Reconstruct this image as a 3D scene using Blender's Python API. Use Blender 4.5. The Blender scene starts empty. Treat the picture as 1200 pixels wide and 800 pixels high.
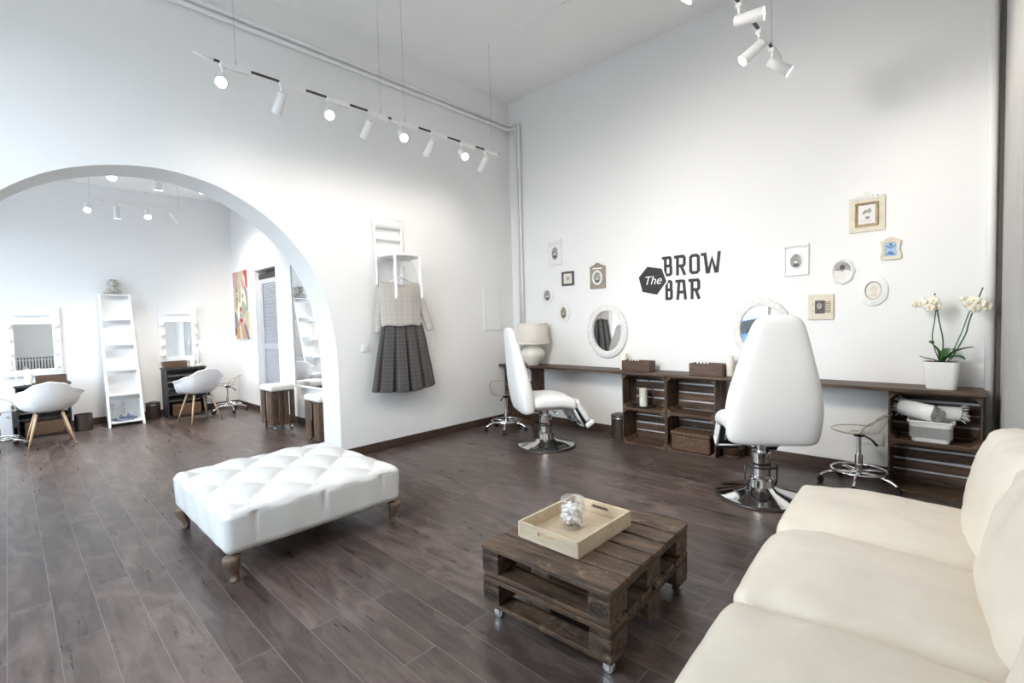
SKY = 3.1
W_MAIN, W_FAR = 72, 36
import math
CH1, CH2 = -33, 32
OTR, PLR, TRR, SOR = 0.0, math.radians(3), math.radians(0), math.radians(3.3)
SOFA = (-0.53, 0.97, 0)
MY1, MY2 = 0.0, 0.0
EXPO = 1.8
import bpy, bmesh, math, random
from mathutils import Vector, Matrix, noise
random.seed(7)
PI = math.pi
SC = bpy.context.scene
COL = SC.collection

# ------------------------------------------------------------------ materials
def new_mat(name):
    m = bpy.data.materials.new(name); m.use_nodes = True
    nt = m.node_tree; nt.nodes.clear()
    out = nt.nodes.new('ShaderNodeOutputMaterial'); b = nt.nodes.new('ShaderNodeBsdfPrincipled')
    nt.links.new(b.outputs[0], out.inputs[0])
    return m, nt, b
def N(nt, t, **kw):
    n = nt.nodes.new(t)
    for k, v in kw.items():
        if k in n.inputs: n.inputs[k].default_value = v
        else: setattr(n, k, v)
    return n
def coords(nt, scale=(1, 1, 1), kind='Object', loc=(0, 0, 0), rot=(0, 0, 0)):
    tc = N(nt, 'ShaderNodeTexCoord'); mp = N(nt, 'ShaderNodeMapping')
    mp.inputs['Scale'].default_value = scale; mp.inputs['Location'].default_value = loc; mp.inputs['Rotation'].default_value = rot
    nt.links.new(tc.outputs[kind], mp.inputs[0]); return mp.outputs[0]
def c4(c): return (c[0], c[1], c[2], 1.0)
def mixc(nt, fac, a, b, blend='MIX'):
    m = N(nt, 'ShaderNodeMix', data_type='RGBA', blend_type=blend)
    for sock, v in ((m.inputs[0], fac), (m.inputs[6], a), (m.inputs[7], b)):
        if hasattr(v, 'links'): nt.links.new(v, sock)
        elif isinstance(v, (int, float)): sock.default_value = v
        else: sock.default_value = c4(v)
    return m.outputs[2]
def ramp(nt, fac, stops, interp='LINEAR'):
    r = N(nt, 'ShaderNodeValToRGB'); cr = r.color_ramp; cr.interpolation = interp
    while len(cr.elements) < len(stops): cr.elements.new(0.5)
    for e, (p, c) in zip(cr.elements, stops): e.position = p; e.color = c4(c)
    nt.links.new(fac, r.inputs[0]); return r.outputs[0]
def plain(name, col, rough=0.5, metal=0.0, var=0.06, scale=6.0, bump=0.0, bscale=60.0, coat=0.0):
    m, nt, b = new_mat(name)
    v = coords(nt)
    n = N(nt, 'ShaderNodeTexNoise', Scale=scale, Detail=3.0); nt.links.new(v, n.inputs['Vector'])
    c = ramp(nt, n.outputs[0], [(0.3, [x * (1 - var) for x in col]), (0.7, [min(1, x * (1 + var)) for x in col])])
    nt.links.new(c, b.inputs['Base Color'])
    b.inputs['Roughness'].default_value = rough; b.inputs['Metallic'].default_value = metal
    b.inputs['Coat Weight'].default_value = coat
    if bump:
        n2 = N(nt, 'ShaderNodeTexNoise', Scale=bscale, Detail=4.0); nt.links.new(v, n2.inputs['Vector'])
        bp = N(nt, 'ShaderNodeBump', Strength=bump, Distance=0.01); nt.links.new(n2.outputs[0], bp.inputs['Height']); nt.links.new(bp.outputs[0], b.inputs['Normal'])
    return m
def wood(name, dark, light, scale=(3, 40, 40), rough=0.6, bump=0.25, worn=None):
    m, nt, b = new_mat(name)
    tc = N(nt, 'ShaderNodeTexCoord'); oi = N(nt, 'ShaderNodeObjectInfo')
    add = N(nt, 'ShaderNodeVectorMath', operation='ADD'); nt.links.new(tc.outputs['Object'], add.inputs[0])
    mul = N(nt, 'ShaderNodeMath', operation='MULTIPLY'); mul.inputs[1].default_value = 7.0
    nt.links.new(oi.outputs['Random'], mul.inputs[0]); nt.links.new(mul.outputs[0], add.inputs[1])
    mp = N(nt, 'ShaderNodeMapping'); mp.inputs['Scale'].default_value = scale; nt.links.new(add.outputs[0], mp.inputs[0])
    n = N(nt, 'ShaderNodeTexNoise', Scale=1.0, Detail=6.0, Roughness=0.65, Distortion=0.6); nt.links.new(mp.outputs[0], n.inputs['Vector'])
    c = ramp(nt, n.outputs[0], [(0.3, dark), (0.72, light)])
    n3 = N(nt, 'ShaderNodeTexNoise', Scale=5.0, Detail=3.0); nt.links.new(add.outputs[0], n3.inputs['Vector'])
    c = mixc(nt, 0.6, c, ramp(nt, n3.outputs[0], [(0.3, (0.62, 0.6, 0.58)), (0.75, (1.0, 1.0, 1.0))]), 'MULTIPLY')
    if worn:
        n4 = N(nt, 'ShaderNodeTexNoise', Scale=9.0, Detail=8.0, Roughness=0.75); nt.links.new(add.outputs[0], n4.inputs['Vector'])
        c = mixc(nt, ramp(nt, n4.outputs[0], [(0.56, (0, 0, 0)), (0.70, (0.8, 0.8, 0.8))]), c, worn)
    nt.links.new(c, b.inputs['Base Color']); b.inputs['Roughness'].default_value = rough
    bp = N(nt, 'ShaderNodeBump', Strength=bump, Distance=0.004); nt.links.new(n.outputs[0], bp.inputs['Height']); nt.links.new(bp.outputs[0], b.inputs['Normal'])
    return m
def clear(name, tint, mirror=0.12, rough=0.02):
    """thin clear acrylic / glass: see-through with a fresnel gloss"""
    m = bpy.data.materials.new(name); m.use_nodes = True; nt = m.node_tree; nt.nodes.clear()
    out = N(nt, 'ShaderNodeOutputMaterial'); mx = N(nt, 'ShaderNodeMixShader'); tr = N(nt, 'ShaderNodeBsdfTransparent'); gl = N(nt, 'ShaderNodeBsdfGlossy')
    lw = N(nt, 'ShaderNodeLayerWeight', Blend=0.5); pw = N(nt, 'ShaderNodeMath', operation='POWER'); pw.inputs[1].default_value = 3.0; ml = N(nt, 'ShaderNodeMath', operation='MULTIPLY_ADD'); ml.inputs[1].default_value = 0.45; ml.inputs[2].default_value = mirror
    nt.links.new(lw.outputs['Facing'], pw.inputs[0]); nt.links.new(pw.outputs[0], ml.inputs[0]); nt.links.new(ml.outputs[0], mx.inputs[0])
    tr.inputs[0].default_value = c4(tint); gl.inputs[0].default_value = (0.95, 0.95, 0.95, 1); gl.inputs['Roughness'].default_value = rough
    nt.links.new(tr.outputs[0], mx.inputs[1]); nt.links.new(gl.outputs[0], mx.inputs[2]); nt.links.new(mx.outputs[0], out.inputs[0]); return m
def glow(name, col, strength):
    m = bpy.data.materials.new(name); m.use_nodes = True; nt = m.node_tree; nt.nodes.clear()
    out = N(nt, 'ShaderNodeOutputMaterial'); e = N(nt, 'ShaderNodeEmission', Strength=strength); e.inputs[0].default_value = c4(col)
    nt.links.new(e.outputs[0], out.inputs[0]); return m
def wicker(name, dark, light, s=1.0):
    m, nt, b = new_mat(name)
    v = coords(nt, (45 * s, 45 * s, 75 * s)); br = N(nt, 'ShaderNodeTexChecker', Scale=1.0); nt.links.new(v, br.inputs[0])
    n = N(nt, 'ShaderNodeTexNoise', Scale=30.0, Detail=3.0); nt.links.new(coords(nt), n.inputs['Vector'])
    c = mixc(nt, br.outputs[1], dark, light); c = mixc(nt, 0.5, c, n.outputs[0], 'OVERLAY'); nt.links.new(c, b.inputs['Base Color'])
    b.inputs['Roughness'].default_value = 0.7
    return m
def plaid(name, base, line, dark, scale=32.0, rough=0.9):
    m, nt, b = new_mat(name)
    tc = N(nt, 'ShaderNodeTexCoord'); sp = N(nt, 'ShaderNodeSeparateXYZ'); nt.links.new(tc.outputs['UV'], sp.inputs[0])
    def band(sock, f, w):
        a = N(nt, 'ShaderNodeMath', operation='MULTIPLY'); a.inputs[1].default_value = f; nt.links.new(sock, a.inputs[0])
        fr = N(nt, 'ShaderNodeMath', operation='FRACT'); nt.links.new(a.outputs[0], fr.inputs[0])
        lt = N(nt, 'ShaderNodeMath', operation='LESS_THAN'); lt.inputs[1].default_value = w; nt.links.new(fr.outputs[0], lt.inputs[0]); return lt.outputs[0]
    c = mixc(nt, 0.0, base, dark)
    for s in (0, 1):
        f = band(sp.outputs[s], scale, 0.42); h = N(nt, 'ShaderNodeMath', operation='MULTIPLY'); h.inputs[1].default_value = 0.4; nt.links.new(f, h.inputs[0]); c = mixc(nt, h.outputs[0], c, dark)
    for s in (0, 1):
        f = band(sp.outputs[s], scale, 0.1); h = N(nt, 'ShaderNodeMath', operation='MULTIPLY'); h.inputs[1].default_value = 0.6; nt.links.new(f, h.inputs[0]); c = mixc(nt, h.outputs[0], c, line)
    nt.links.new(c, b.inputs['Base Color']); b.inputs['Roughness'].default_value = rough
    b.inputs['Sheen Weight'].default_value = 0.15
    return m

M = {}
M['wall'] = plain('white_wall_paint', (0.86, 0.855, 0.845), 0.85, var=0.008, scale=1.2, bump=0.05, bscale=40)
M['ceil'] = plain('ceiling_paint', (0.92, 0.915, 0.90), 0.9, var=0.01, scale=0.8, bump=0.04, bscale=30)
M['grey_wall'] = plain('grey_brushed_panel', (0.43, 0.42, 0.405), 0.75, var=0.05, scale=3, bump=0.15, bscale=25)
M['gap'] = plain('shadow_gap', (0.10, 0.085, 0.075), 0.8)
M['base'] = wood('baseboard_wood', (0.042, 0.024, 0.017), (0.105, 0.061, 0.042), (4, 30, 60), 0.5)
M['white'] = plain('white_lacquer', (0.86, 0.86, 0.86), 0.35, var=0.01)
M['pipe'] = plain('painted_pipe', (0.83, 0.82, 0.80), 0.45, var=0.02)
M['mattwhite'] = plain('white_matt', (0.84, 0.835, 0.82), 0.65, var=0.02)
M['leather_w'] = plain('white_leatherette', (0.88, 0.88, 0.87), 0.38, var=0.01, bump=0.05, bscale=160)
M['sofa'] = plain('cream_leather', (0.83, 0.755, 0.64), 0.42, var=0.025, scale=9, bump=0.12, bscale=190)
M['ott'] = plain('white_tufted_fabric', (0.69, 0.69, 0.675), 0.5, var=0.01, bump=0.04, bscale=200)
M['legwood'] = wood('weathered_leg_wood', (0.10, 0.065, 0.042), (0.25, 0.18, 0.13), (30, 30, 8), 0.55)
M['crate'] = wood('dark_crate_wood', (0.017, 0.010, 0.007), (0.215, 0.122, 0.075), (3, 24, 24), 0.65, 0.35, worn=(0.24, 0.17, 0.125))
M['crate_v'] = wood('dark_crate_wood_upright', (0.017, 0.010, 0.007), (0.215, 0.122, 0.075), (24, 24, 3), 0.65, 0.35, worn=(0.24, 0.17, 0.125))
M['crate_blk'] = wood('black_stained_crate', (0.009, 0.009, 0.010), (0.035, 0.032, 0.032), (30, 4, 30), 0.55, 0.3)
M['top'] = wood('worktop_wood', (0.035, 0.020, 0.013), (0.15, 0.095, 0.062), (3, 34, 40), 0.5, 0.25)
M['pallet_x'] = wood('pallet_wood', (0.018, 0.011, 0.008), (0.215, 0.132, 0.084), (4, 26, 26), 0.6, 0.6, worn=(0.33, 0.245, 0.18))
M['pallet_y'] = wood('pallet_stringer_wood', (0.016, 0.010, 0.007), (0.12, 0.076, 0.05), (26, 4, 26), 0.65, 0.5, worn=(0.2, 0.15, 0.11))
M['pallet_b'] = wood('pallet_block_wood', (0.024, 0.015, 0.010), (0.18, 0.12, 0.085), (8, 30, 30), 0.7, 0.6, worn=(0.30, 0.235, 0.18))
M['box'] = wood('brown_box_wood', (0.055, 0.030, 0.020), (0.15, 0.085, 0.055), (5, 30, 30), 0.5, 0.2)
M['pale'] = wood('pale_plywood', (0.60, 0.485, 0.345), (0.78, 0.665, 0.505), (5, 30, 30), 0.5, 0.08)
M['beech'] = wood('beech_dowel', (0.52, 0.34, 0.20), (0.72, 0.52, 0.34), (30, 30, 5), 0.45, 0.05)
M['chrome'] = plain('chrome', (0.80, 0.80, 0.80), 0.08, 1.0, var=0.0)
M['steel'] = plain('brushed_steel', (0.62, 0.62, 0.62), 0.28, 1.0, var=0.03)
M['black'] = plain('black_plastic', (0.012, 0.012, 0.013), 0.35, var=0.1)
M['dark'] = plain('dark_metal', (0.055, 0.050, 0.047), 0.4, 0.6, var=0.05)
M['ink'] = plain('black_vinyl', (0.016, 0.015, 0.016), 0.55, var=0.05)
M['bin'] = plain('dark_brown_bin_metal', (0.075, 0.055, 0.048), 0.35, 0.35, var=0.05)
M['acryl'] = clear('clear_acrylic', (0.985, 0.978, 0.965), 0.015)
M['acryl_edge'] = clear('acrylic_edge', (0.74, 0.68, 0.58), 0.15)
M['jar_glass'] = clear('jar_glass', (0.97, 0.98, 0.98), 0.10)
M['glass'] = clear('clear_glass', (0.965, 0.975, 0.97), 0.03)
M['mirror'] = plain('mirror_silver', (0.93, 0.94, 0.94), 0.01, 1.0, var=0.0)
M['ceramic'] = plain('cream_ceramic', (0.78, 0.74, 0.67), 0.3, var=0.02)
M['shade'] = plain('lamp_shade_fabric', (0.74, 0.69, 0.62), 0.85, var=0.04, bump=0.2, bscale=120)
M['wax'] = plain('ivory_wax', (0.83, 0.79, 0.69), 0.45, var=0.02)
M['wick_brown'] = wicker('brown_wicker', (0.05, 0.025, 0.012), (0.15, 0.083, 0.045))
M['wick_white'] = wicker('white_wicker', (0.80, 0.78, 0.745), (0.90, 0.88, 0.85), 1.3)
M['towel'] = plain('white_towel', (0.88, 0.87, 0.85), 0.95, var=0.02, bump=0.6, bscale=150)
M['pot'] = plain('white_pot', (0.86, 0.85, 0.82), 0.3, var=0.01)
M['leaf'] = plain('orchid_leaf', (0.035, 0.13, 0.025), 0.35, var=0.25, scale=8)
M['stem'] = plain('orchid_stem', (0.05, 0.12, 0.035), 0.5, var=0.2)
M['petal'] = plain('orchid_petal', (0.88, 0.84, 0.72), 0.6, var=0.05, scale=20)
M['bud'] = plain('orchid_lip', (0.75, 0.55, 0.15), 0.5, var=0.1)
M['soil'] = plain('bark_soil', (0.06, 0.035, 0.02), 0.9, var=0.3, scale=40)
M['shabby'] = plain('white_carved_frame', (0.80, 0.785, 0.76), 0.6, var=0.10, scale=35, bump=0.5, bscale=70)
M['framewhite'] = plain('white_frame', (0.83, 0.825, 0.81), 0.5, var=0.04, scale=25)
M['framecream'] = plain('cream_frame', (0.72, 0.655, 0.52), 0.6, var=0.07, scale=20)
M['framegold'] = plain('antique_gold', (0.36, 0.26, 0.15), 0.45, 0.2, var=0.35, scale=60)
M['frametaupe'] = plain('taupe_frame', (0.33, 0.265, 0.215), 0.6, var=0.15, scale=25)
M['framedark'] = plain('dark_grey_frame', (0.12, 0.105, 0.095), 0.5, var=0.2, scale=30)
M['paper'] = plain('photo_paper', (0.78, 0.76, 0.72), 0.6, var=0.06, scale=40)
M['paperg'] = plain('photo_grey', (0.36, 0.34, 0.32), 0.6, var=0.35, scale=30)
M['paperd'] = plain('photo_dark', (0.10, 0.092, 0.088), 0.6, var=0.3, scale=40)
M['paperb'] = plain('photo_blue', (0.36, 0.52, 0.70), 0.6, var=0.15, scale=30)
M['paperbd'] = plain('photo_blue_dark', (0.10, 0.22, 0.40), 0.6, var=0.2, scale=40)
M['radiator'] = plain('radiator_enamel', (0.82, 0.82, 0.81), 0.35, var=0.01)
M['shutter'] = plain('pale_grey_shutter', (0.40, 0.415, 0.46), 0.5, var=0.02)
M['statue'] = plain('silver_grey_statue', (0.45, 0.43, 0.39), 0.35, 0.3, var=0.25, scale=30)
M['stone'] = plain('white_stones', (0.86, 0.83, 0.80), 0.6, var=0.05, scale=30)
M['bluegrey'] = plain('blue_grey_glassware', (0.16, 0.19, 0.26), 0.2, var=0.3, scale=30)
M['seatcush'] = plain('cream_seat_pad', (0.80, 0.775, 0.70), 0.6, var=0.02, bump=0.1, bscale=120)
M['blouse'] = plaid('beige_check_cloth', (0.50, 0.465, 0.43), (0.62, 0.585, 0.55), (0.44, 0.405, 0.375), 20)
M['skirt'] = plaid('dark_check_cloth', (0.080, 0.074, 0.072), (0.17, 0.155, 0.15), (0.040, 0.037, 0.037), 24)
M['lamp_on'] = glow('lit_spot_lens', (1.0, 0.95, 0.87), 9.0)
M['lamp_dim'] = glow('lit_spot_rim', (1.0, 0.95, 0.88), 8.0)
M['bulb'] = plain('frosted_bulb', (0.90, 0.90, 0.89), 0.3, var=0.0)
M['outer_ground'] = plain('street_paving', (0.42, 0.41, 0.40), 0.9, var=0.1)
M['carblue'] = plain('blue_paint', (0.035, 0.12, 0.32), 0.25, var=0.03, coat=0.5)

def floor_mat():
    m, nt, b = new_mat('laminate_planks')
    v = coords(nt, (1, 1, 1), 'Object', (0.37, 0.07 + 0.16 * 40, 0))
    br = N(nt, 'ShaderNodeTexBrick', offset=0.41, offset_frequency=2, squash=1.0)
    for k, val in (('Scale', 1.0), ('Mortar Size', 0.0016), ('Mortar Smooth', 0.3), ('Bias', 0.0), ('Brick Width', 1.28), ('Row Height', 0.16)): br.inputs[k].default_value = val
    br.inputs['Color1'].default_value = (0, 0, 0, 1); br.inputs['Color2'].default_value = (1, 1, 1, 1); br.inputs['Mortar'].default_value = (0.5, 0.5, 0.5, 1)
    nt.links.new(v, br.inputs['Vector'])
    # per-plank shift of the grain
    sc = N(nt, 'ShaderNodeVectorMath', operation='SCALE'); sc.inputs['Scale'].default_value = 9.0; nt.links.new(br.outputs[0], sc.inputs[0])
    ad = N(nt, 'ShaderNodeVectorMath', operation='ADD'); nt.links.new(v, ad.inputs[0]); nt.links.new(sc.outputs[0], ad.inputs[1])
    mp = N(nt, 'ShaderNodeMapping'); mp.inputs['Scale'].default_value = (2.2, 26, 1); nt.links.new(ad.outputs[0], mp.inputs[0])
    g = N(nt, 'ShaderNodeTexNoise', Scale=1.0, Detail=7.0, Roughness=0.62, Distortion=0.8); nt.links.new(mp.outputs[0], g.inputs['Vector'])
    mp2 = N(nt, 'ShaderNodeMapping'); mp2.inputs['Scale'].default_value = (2.6, 7, 1); nt.links.new(ad.outputs[0], mp2.inputs[0])
    k = N(nt, 'ShaderNodeTexNoise', Scale=1.0, Detail=4.0, Roughness=0.6, Distortion=1.2); nt.links.new(mp2.outputs[0], k.inputs['Vector'])
    c = ramp(nt, g.outputs[0], [(0.28, (0.038, 0.0265, 0.0235)), (0.74, (0.118, 0.086, 0.077))])
    c = mixc(nt, ramp(nt, k.outputs[0], [(0.45, (0, 0, 0)), (0.72, (0.8, 0.8, 0.8))]), c, (0.178, 0.138, 0.125))
    c = mixc(nt, ramp(nt, k.outputs[0], [(0.22, (0.75, 0.75, 0.75)), (0.36, (0, 0, 0))]), c, (0.026, 0.0185, 0.0165))
    c = mixc(nt, 0.75, c, ramp(nt, br.outputs[0], [(0.0, (0.72, 0.70, 0.69)), (1.0, (1.2, 1.18, 1.16))]), 'MULTIPLY')
    c = mixc(nt, br.outputs['Fac'], c, (0.20, 0.18, 0.172))
    nt.links.new(c, b.inputs['Base Color'])
    r = ramp(nt, g.outputs[0], [(0.2, (0.24, 0.24, 0.24)), (0.8, (0.38, 0.38, 0.38))]); nt.links.new(r, b.inputs['Roughness'])
    b.inputs['Specular IOR Level'].default_value = 0.5
    bp = N(nt, 'ShaderNodeBump', Strength=0.12, Distance=0.003); nt.links.new(g.outputs[0], bp.inputs['Height']); nt.links.new(bp.outputs[0], b.inputs['Normal'])
    return m
M['floor'] = floor_mat()

# ------------------------------------------------------------------ mesh builder
class MB:
    def __init__(s): s.bm = bmesh.new(); s.T = Matrix.Identity(4)
    def v(s, p): return s.bm.verts.new(s.T @ Vector(p))
    def f(s, vs):
        try: return s.bm.faces.new(vs)
        except ValueError: return None
    def box(s, c, d, rot=None, taper=None):
        x, y, z = d[0] / 2, d[1] / 2, d[2] / 2
        R = Matrix.Identity(4)
        if rot: R = Matrix.Rotation(rot[2], 4, 'Z') @ Matrix.Rotation(rot[1], 4, 'Y') @ Matrix.Rotation(rot[0], 4, 'X')
        vs = []
        for sz in (-1, 1):
            k = taper if (taper and sz < 0) else 1.0
            for sx, sy in ((-1, -1), (1, -1), (1, 1), (-1, 1)):
                vs.append(s.v(Vector(c) + (R @ Vector((sx * x * k, sy * y * k, sz * z)))))
        for q in ((3, 2, 1, 0), (4, 5, 6, 7), (0, 1, 5, 4), (1, 2, 6, 5), (2, 3, 7, 6), (3, 0, 4, 7)): s.f([vs[i] for i in q])
        return s
    def b2(s, lo, hi): return s.box([(a + b) / 2 for a, b in zip(lo, hi)], [b - a for a, b in zip(lo, hi)])
    def ring(s, c, ax, r, n, ph=0.0, sx=1.0, sy=1.0, ref=None):
        ax = Vector(ax).normalized(); ref = Vector(ref) if ref else (Vector((0, 0, 1)) if abs(ax.z) < 0.9 else Vector((1, 0, 0)))
        a = ax.cross(ref).normalized(); b = ax.cross(a).normalized()
        return [s.v(Vector(c) + a * (math.cos(2 * PI * i / n + ph) * r * sx) + b * (math.sin(2 * PI * i / n + ph) * r * sy)) for i in range(n)]
    def bridge(s, A, B):
        n = len(A)
        for i in range(n): s.f([A[i], A[(i + 1) % n], B[(i + 1) % n], B[i]])
    def cyl(s, p0, p1, r0, r1=None, n=20, caps=True):
        r1 = r0 if r1 is None else r1; ax = Vector(p1) - Vector(p0)
        A = s.ring(p0, ax, r0, n); B = s.ring(p1, ax, r1, n); s.bridge(A, B)
        if caps: s.f(list(reversed(A))); s.f(B)
        return s
    def tube(s, pts, r, n=10, closed=False, caps=True, flat=1.0):
        pts = [Vector(p) for p in pts]; m = len(pts); rs = r if isinstance(r, (list, tuple)) else [r] * m
        rings = []; ref = None
        for i in range(m):
            if closed: t = pts[(i + 1) % m] - pts[i - 1]
            else: t = pts[min(i + 1, m - 1)] - pts[max(i - 1, 0)]
            t.normalize()
            if ref is None:
                ref = Vector((0, 0, 1)) if abs(t.z) < 0.9 else Vector((1, 0, 0))
            a = t.cross(ref).normalized(); b = t.cross(a).normalized(); ref = -b if (-b).dot(ref) > 0 else b
            rings.append([s.v(pts[i] + a * (math.cos(2 * PI * k / n) * rs[i]) + b * (math.sin(2 * PI * k / n) * rs[i] * flat)) for k in range(n)])
        for i in range(m - 1): s.bridge(rings[i], rings[i + 1])
        if closed:
            A, B = rings[-1], rings[0]; o = min(range(n), key=lambda k: (A[0].co - B[k].co).length); s.bridge(A, B[o:] + B[:o])
        elif caps: s.f(list(reversed(rings[0]))); s.f(rings[-1])
        return s
    def lathe(s, prof, n=32, c=(0, 0, 0), sx=1.0, sy=1.0, wob=None):
        rings = []
        for (r, z) in prof:
            if r < 1e-5: rings.append([s.v((c[0], c[1], c[2] + z))])
            else:
                rg = []
                for i in range(n):
                    a = 2 * PI * i / n; k = wob(a, z) if wob else 1.0
                    rg.append(s.v((c[0] + math.cos(a) * r * sx * k, c[1] + math.sin(a) * r * sy * k, c[2] + z)))
                rings.append(rg)
        for A, B in zip(rings, rings[1:]):
            if len(A) == 1 and len(B) == 1: continue
            if len(A) == 1:
                for i in range(n): s.f([A[0], B[(i + 1) % n], B[i]])
            elif len(B) == 1:
                for i in range(n): s.f([A[i], A[(i + 1) % n], B[0]])
            else: s.bridge(A, B)
        if len(rings[0]) > 1 and False: s.f(list(reversed(rings[0])))
        return s
    def prism(s, poly, fr, a, b):
        """extrude 2D polygon; fr(u, v, w) -> point, from w=a to w=b"""
        A = [s.v(fr(u, v, a)) for u, v in poly]; B = [s.v(fr(u, v, b)) for u, v in poly]
        s.f(A); s.f(list(reversed(B)))
        for i in range(len(A)): j = (i + 1) % len(A); s.f([A[i], B[i], B[j], A[j]])
        return s
    def frame(s, outer, inner, fr, a, b, b_in=None):
        """flat ring between two equal-length outlines, from w=a (back) to w=b (front)"""
        b_in = b if b_in is None else b_in; n = len(outer)
        O0 = [s.v(fr(u, v, a)) for u, v in outer]; O1 = [s.v(fr(u, v, b)) for u, v in outer]
        I0 = [s.v(fr(u, v, a)) for u, v in inner]; I1 = [s.v(fr(u, v, b_in)) for u, v in inner]
        for i in range(n):
            j = (i + 1) % n
            s.f([O0[i], O0[j], O1[j], O1[i]]); s.f([O1[i], O1[j], I1[j], I1[i]]); s.f([I1[i], I1[j], I0[j], I0[i]]); s.f([I0[i], I0[j], O0[j], O0[i]])
        return s
    def surf(s, fn, nu, nv, cu=False, cv=False, uv=None):
        g = [[s.v(fn(i / nu, j / nv)) for j in range(nv if cv else nv + 1)] for i in range(nu if cu else nu + 1)]
        lay = s.bm.loops.layers.uv.verify() if uv else None
        for i in range(nu):
            for j in range(nv):
                i2 = (i + 1) % len(g) if cu else i + 1; j2 = (j + 1) % len(g[0]) if cv else j + 1
                fc = s.f([g[i][j], g[i2][j], g[i2][j2], g[i][j2]])
                if fc and uv:
                    for lp, (a, b) in zip(fc.loops, ((i, j), (i + 1, j), (i + 1, j + 1), (i, j + 1))): lp[lay].uv = uv(a / nu, b / nv)
        return g
    def rbox(s, c, h, r, nseg=4, inner=8, fn=None, rot=None):
        """rounded box, half sizes h, corner radius r; fn(p, nrm) -> displaced p"""
        tmp = bmesh.new(); r = min(r, min(h) * 0.999)
        def axis(hh):
            e = [(hh - r) + r * math.tan(math.radians(45 * k / nseg)) for k in range(1, nseg + 1)]
            k = max(2, int(inner)); mid = [-(hh - r) + 2 * (hh - r) * i / k for i in range(k + 1)]
            return [-x for x in reversed(e)] + mid + e
        ax = [axis(x) for x in h]; cache = {}
        def vert(p):
            key = tuple(round(x, 6) for x in p)
            if key in cache: return cache[key]
            q = Vector([max(-(hh - r), min(hh - r, x)) for x, hh in zip(p, h)]); n = Vector(p) - q
            n = n.normalized() if n.length > 1e-9 else Vector((0, 0, 0)); P = q + n * r
            if fn: P = fn(P, n)
            if rot: P = rot @ P
            cache[key] = s.v(P + Vector(c)); return cache[key]
        for d in range(3):
            u, w = [k for k in range(3) if k != d]
            for sg in (-1, 1):
                for i in range(len(ax[u]) - 1):
                    for j in range(len(ax[w]) - 1):
                        q = []
                        for a, b in ((i, j), (i + 1, j), (i + 1, j + 1), (i, j + 1)):
                            p = [0, 0, 0]; p[d] = sg * h[d]; p[u] = ax[u][a]; p[w] = ax[w][b]; q.append(vert(p))
                        if (sg < 0) ^ (d == 1): q.reverse()
                        s.f(q)
        tmp.free(); return s
    def build(s, name, mat, parent=None, smooth=False, bevel=0.0, solid=0.0, sub=0, auto=None):
        bmesh.ops.recalc_face_normals(s.bm, faces=s.bm.faces[:])
        me = bpy.data.meshes.new(name); s.bm.to_mesh(me); s.bm.free()
        mats = mat if isinstance(mat, (list, tuple)) else [mat]
        for m in mats: me.materials.append(m)
        if smooth or auto:
            me.polygons.foreach_set('use_smooth', [True] * len(me.polygons))
        o = bpy.data.objects.new(name, me); COL.objects.link(o)
        if auto: me.set_sharp_from_angle(angle=math.radians(auto))
        if parent: o.parent = parent
        if solid: md = o.modifiers.new('solid', 'SOLIDIFY'); md.thickness = solid; md.offset = 0
        if bevel:
            md = o.modifiers.new('bevel', 'BEVEL'); md.width = bevel; md.segments = 2; md.limit_method = 'ANGLE'; md.angle_limit = math.radians(40)
        if sub: md = o.modifiers.new('sub', 'SUBSURF'); md.levels = sub; md.render_levels = sub
        return o

def tag(o, label=None, cat=None, group=None, kind=None):
    if label: o['label'] = label
    if cat: o['category'] = cat
    if group: o['group'] = group
    if kind: o['kind'] = kind
    return o
def thing(name, label, cat, loc=(0, 0, 0), rz=0.0, group=None):
    o = bpy.data.objects.new(name, None); COL.objects.link(o); o.empty_display_size = 0.1
    o.location = loc; o.rotation_euler = (0, 0, rz)
    return tag(o, label, cat, group)
def dup(o, parent=None, loc=None, rz=None, label=None, group=None):
    c = o.copy(); COL.objects.link(c)
    if parent: c.parent = parent
    for ch in list(o.children): dup(ch, c)
    if loc is not None: c.location = loc
    if rz is not None: c.rotation_euler = (0, 0, rz)
    if label: c['label'] = label
    if group: c['group'] = group
    return c
def struct(o): o['kind'] = 'structure'; return o
def smooth_path(pts, k=8, closed=False):
    P = [Vector(p) for p in pts]; n = len(P); out = []
    rng = n if closed else n - 1
    for i in range(rng):
        p0 = P[i - 1] if (closed or i > 0) else P[0]; p1 = P[i]; p2 = P[(i + 1) % n]; p3 = P[(i + 2) % n] if (closed or i + 2 < n) else P[-1]
        for j in range(k):
            t = j / k
            out.append(0.5 * ((2 * p1) + (-p0 + p2) * t + (2 * p0 - 5 * p1 + 4 * p2 - p3) * t * t + (-p0 + 3 * p1 - 3 * p2 + p3) * t ** 3))
    if not closed: out.append(P[-1])
    return out
def ell(a, b, n=40, c=(0, 0), wob=None):
    return [(c[0] + math.cos(2 * PI * i / n) * a * (wob(2 * PI * i / n) if wob else 1), c[1] + math.sin(2 * PI * i / n) * b * (wob(2 * PI * i / n) if wob else 1)) for i in range(n)]
def rect(x0, z0, x1, z1): return [(x0, z0), (x1, z0), (x1, z1), (x0, z1)]
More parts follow.
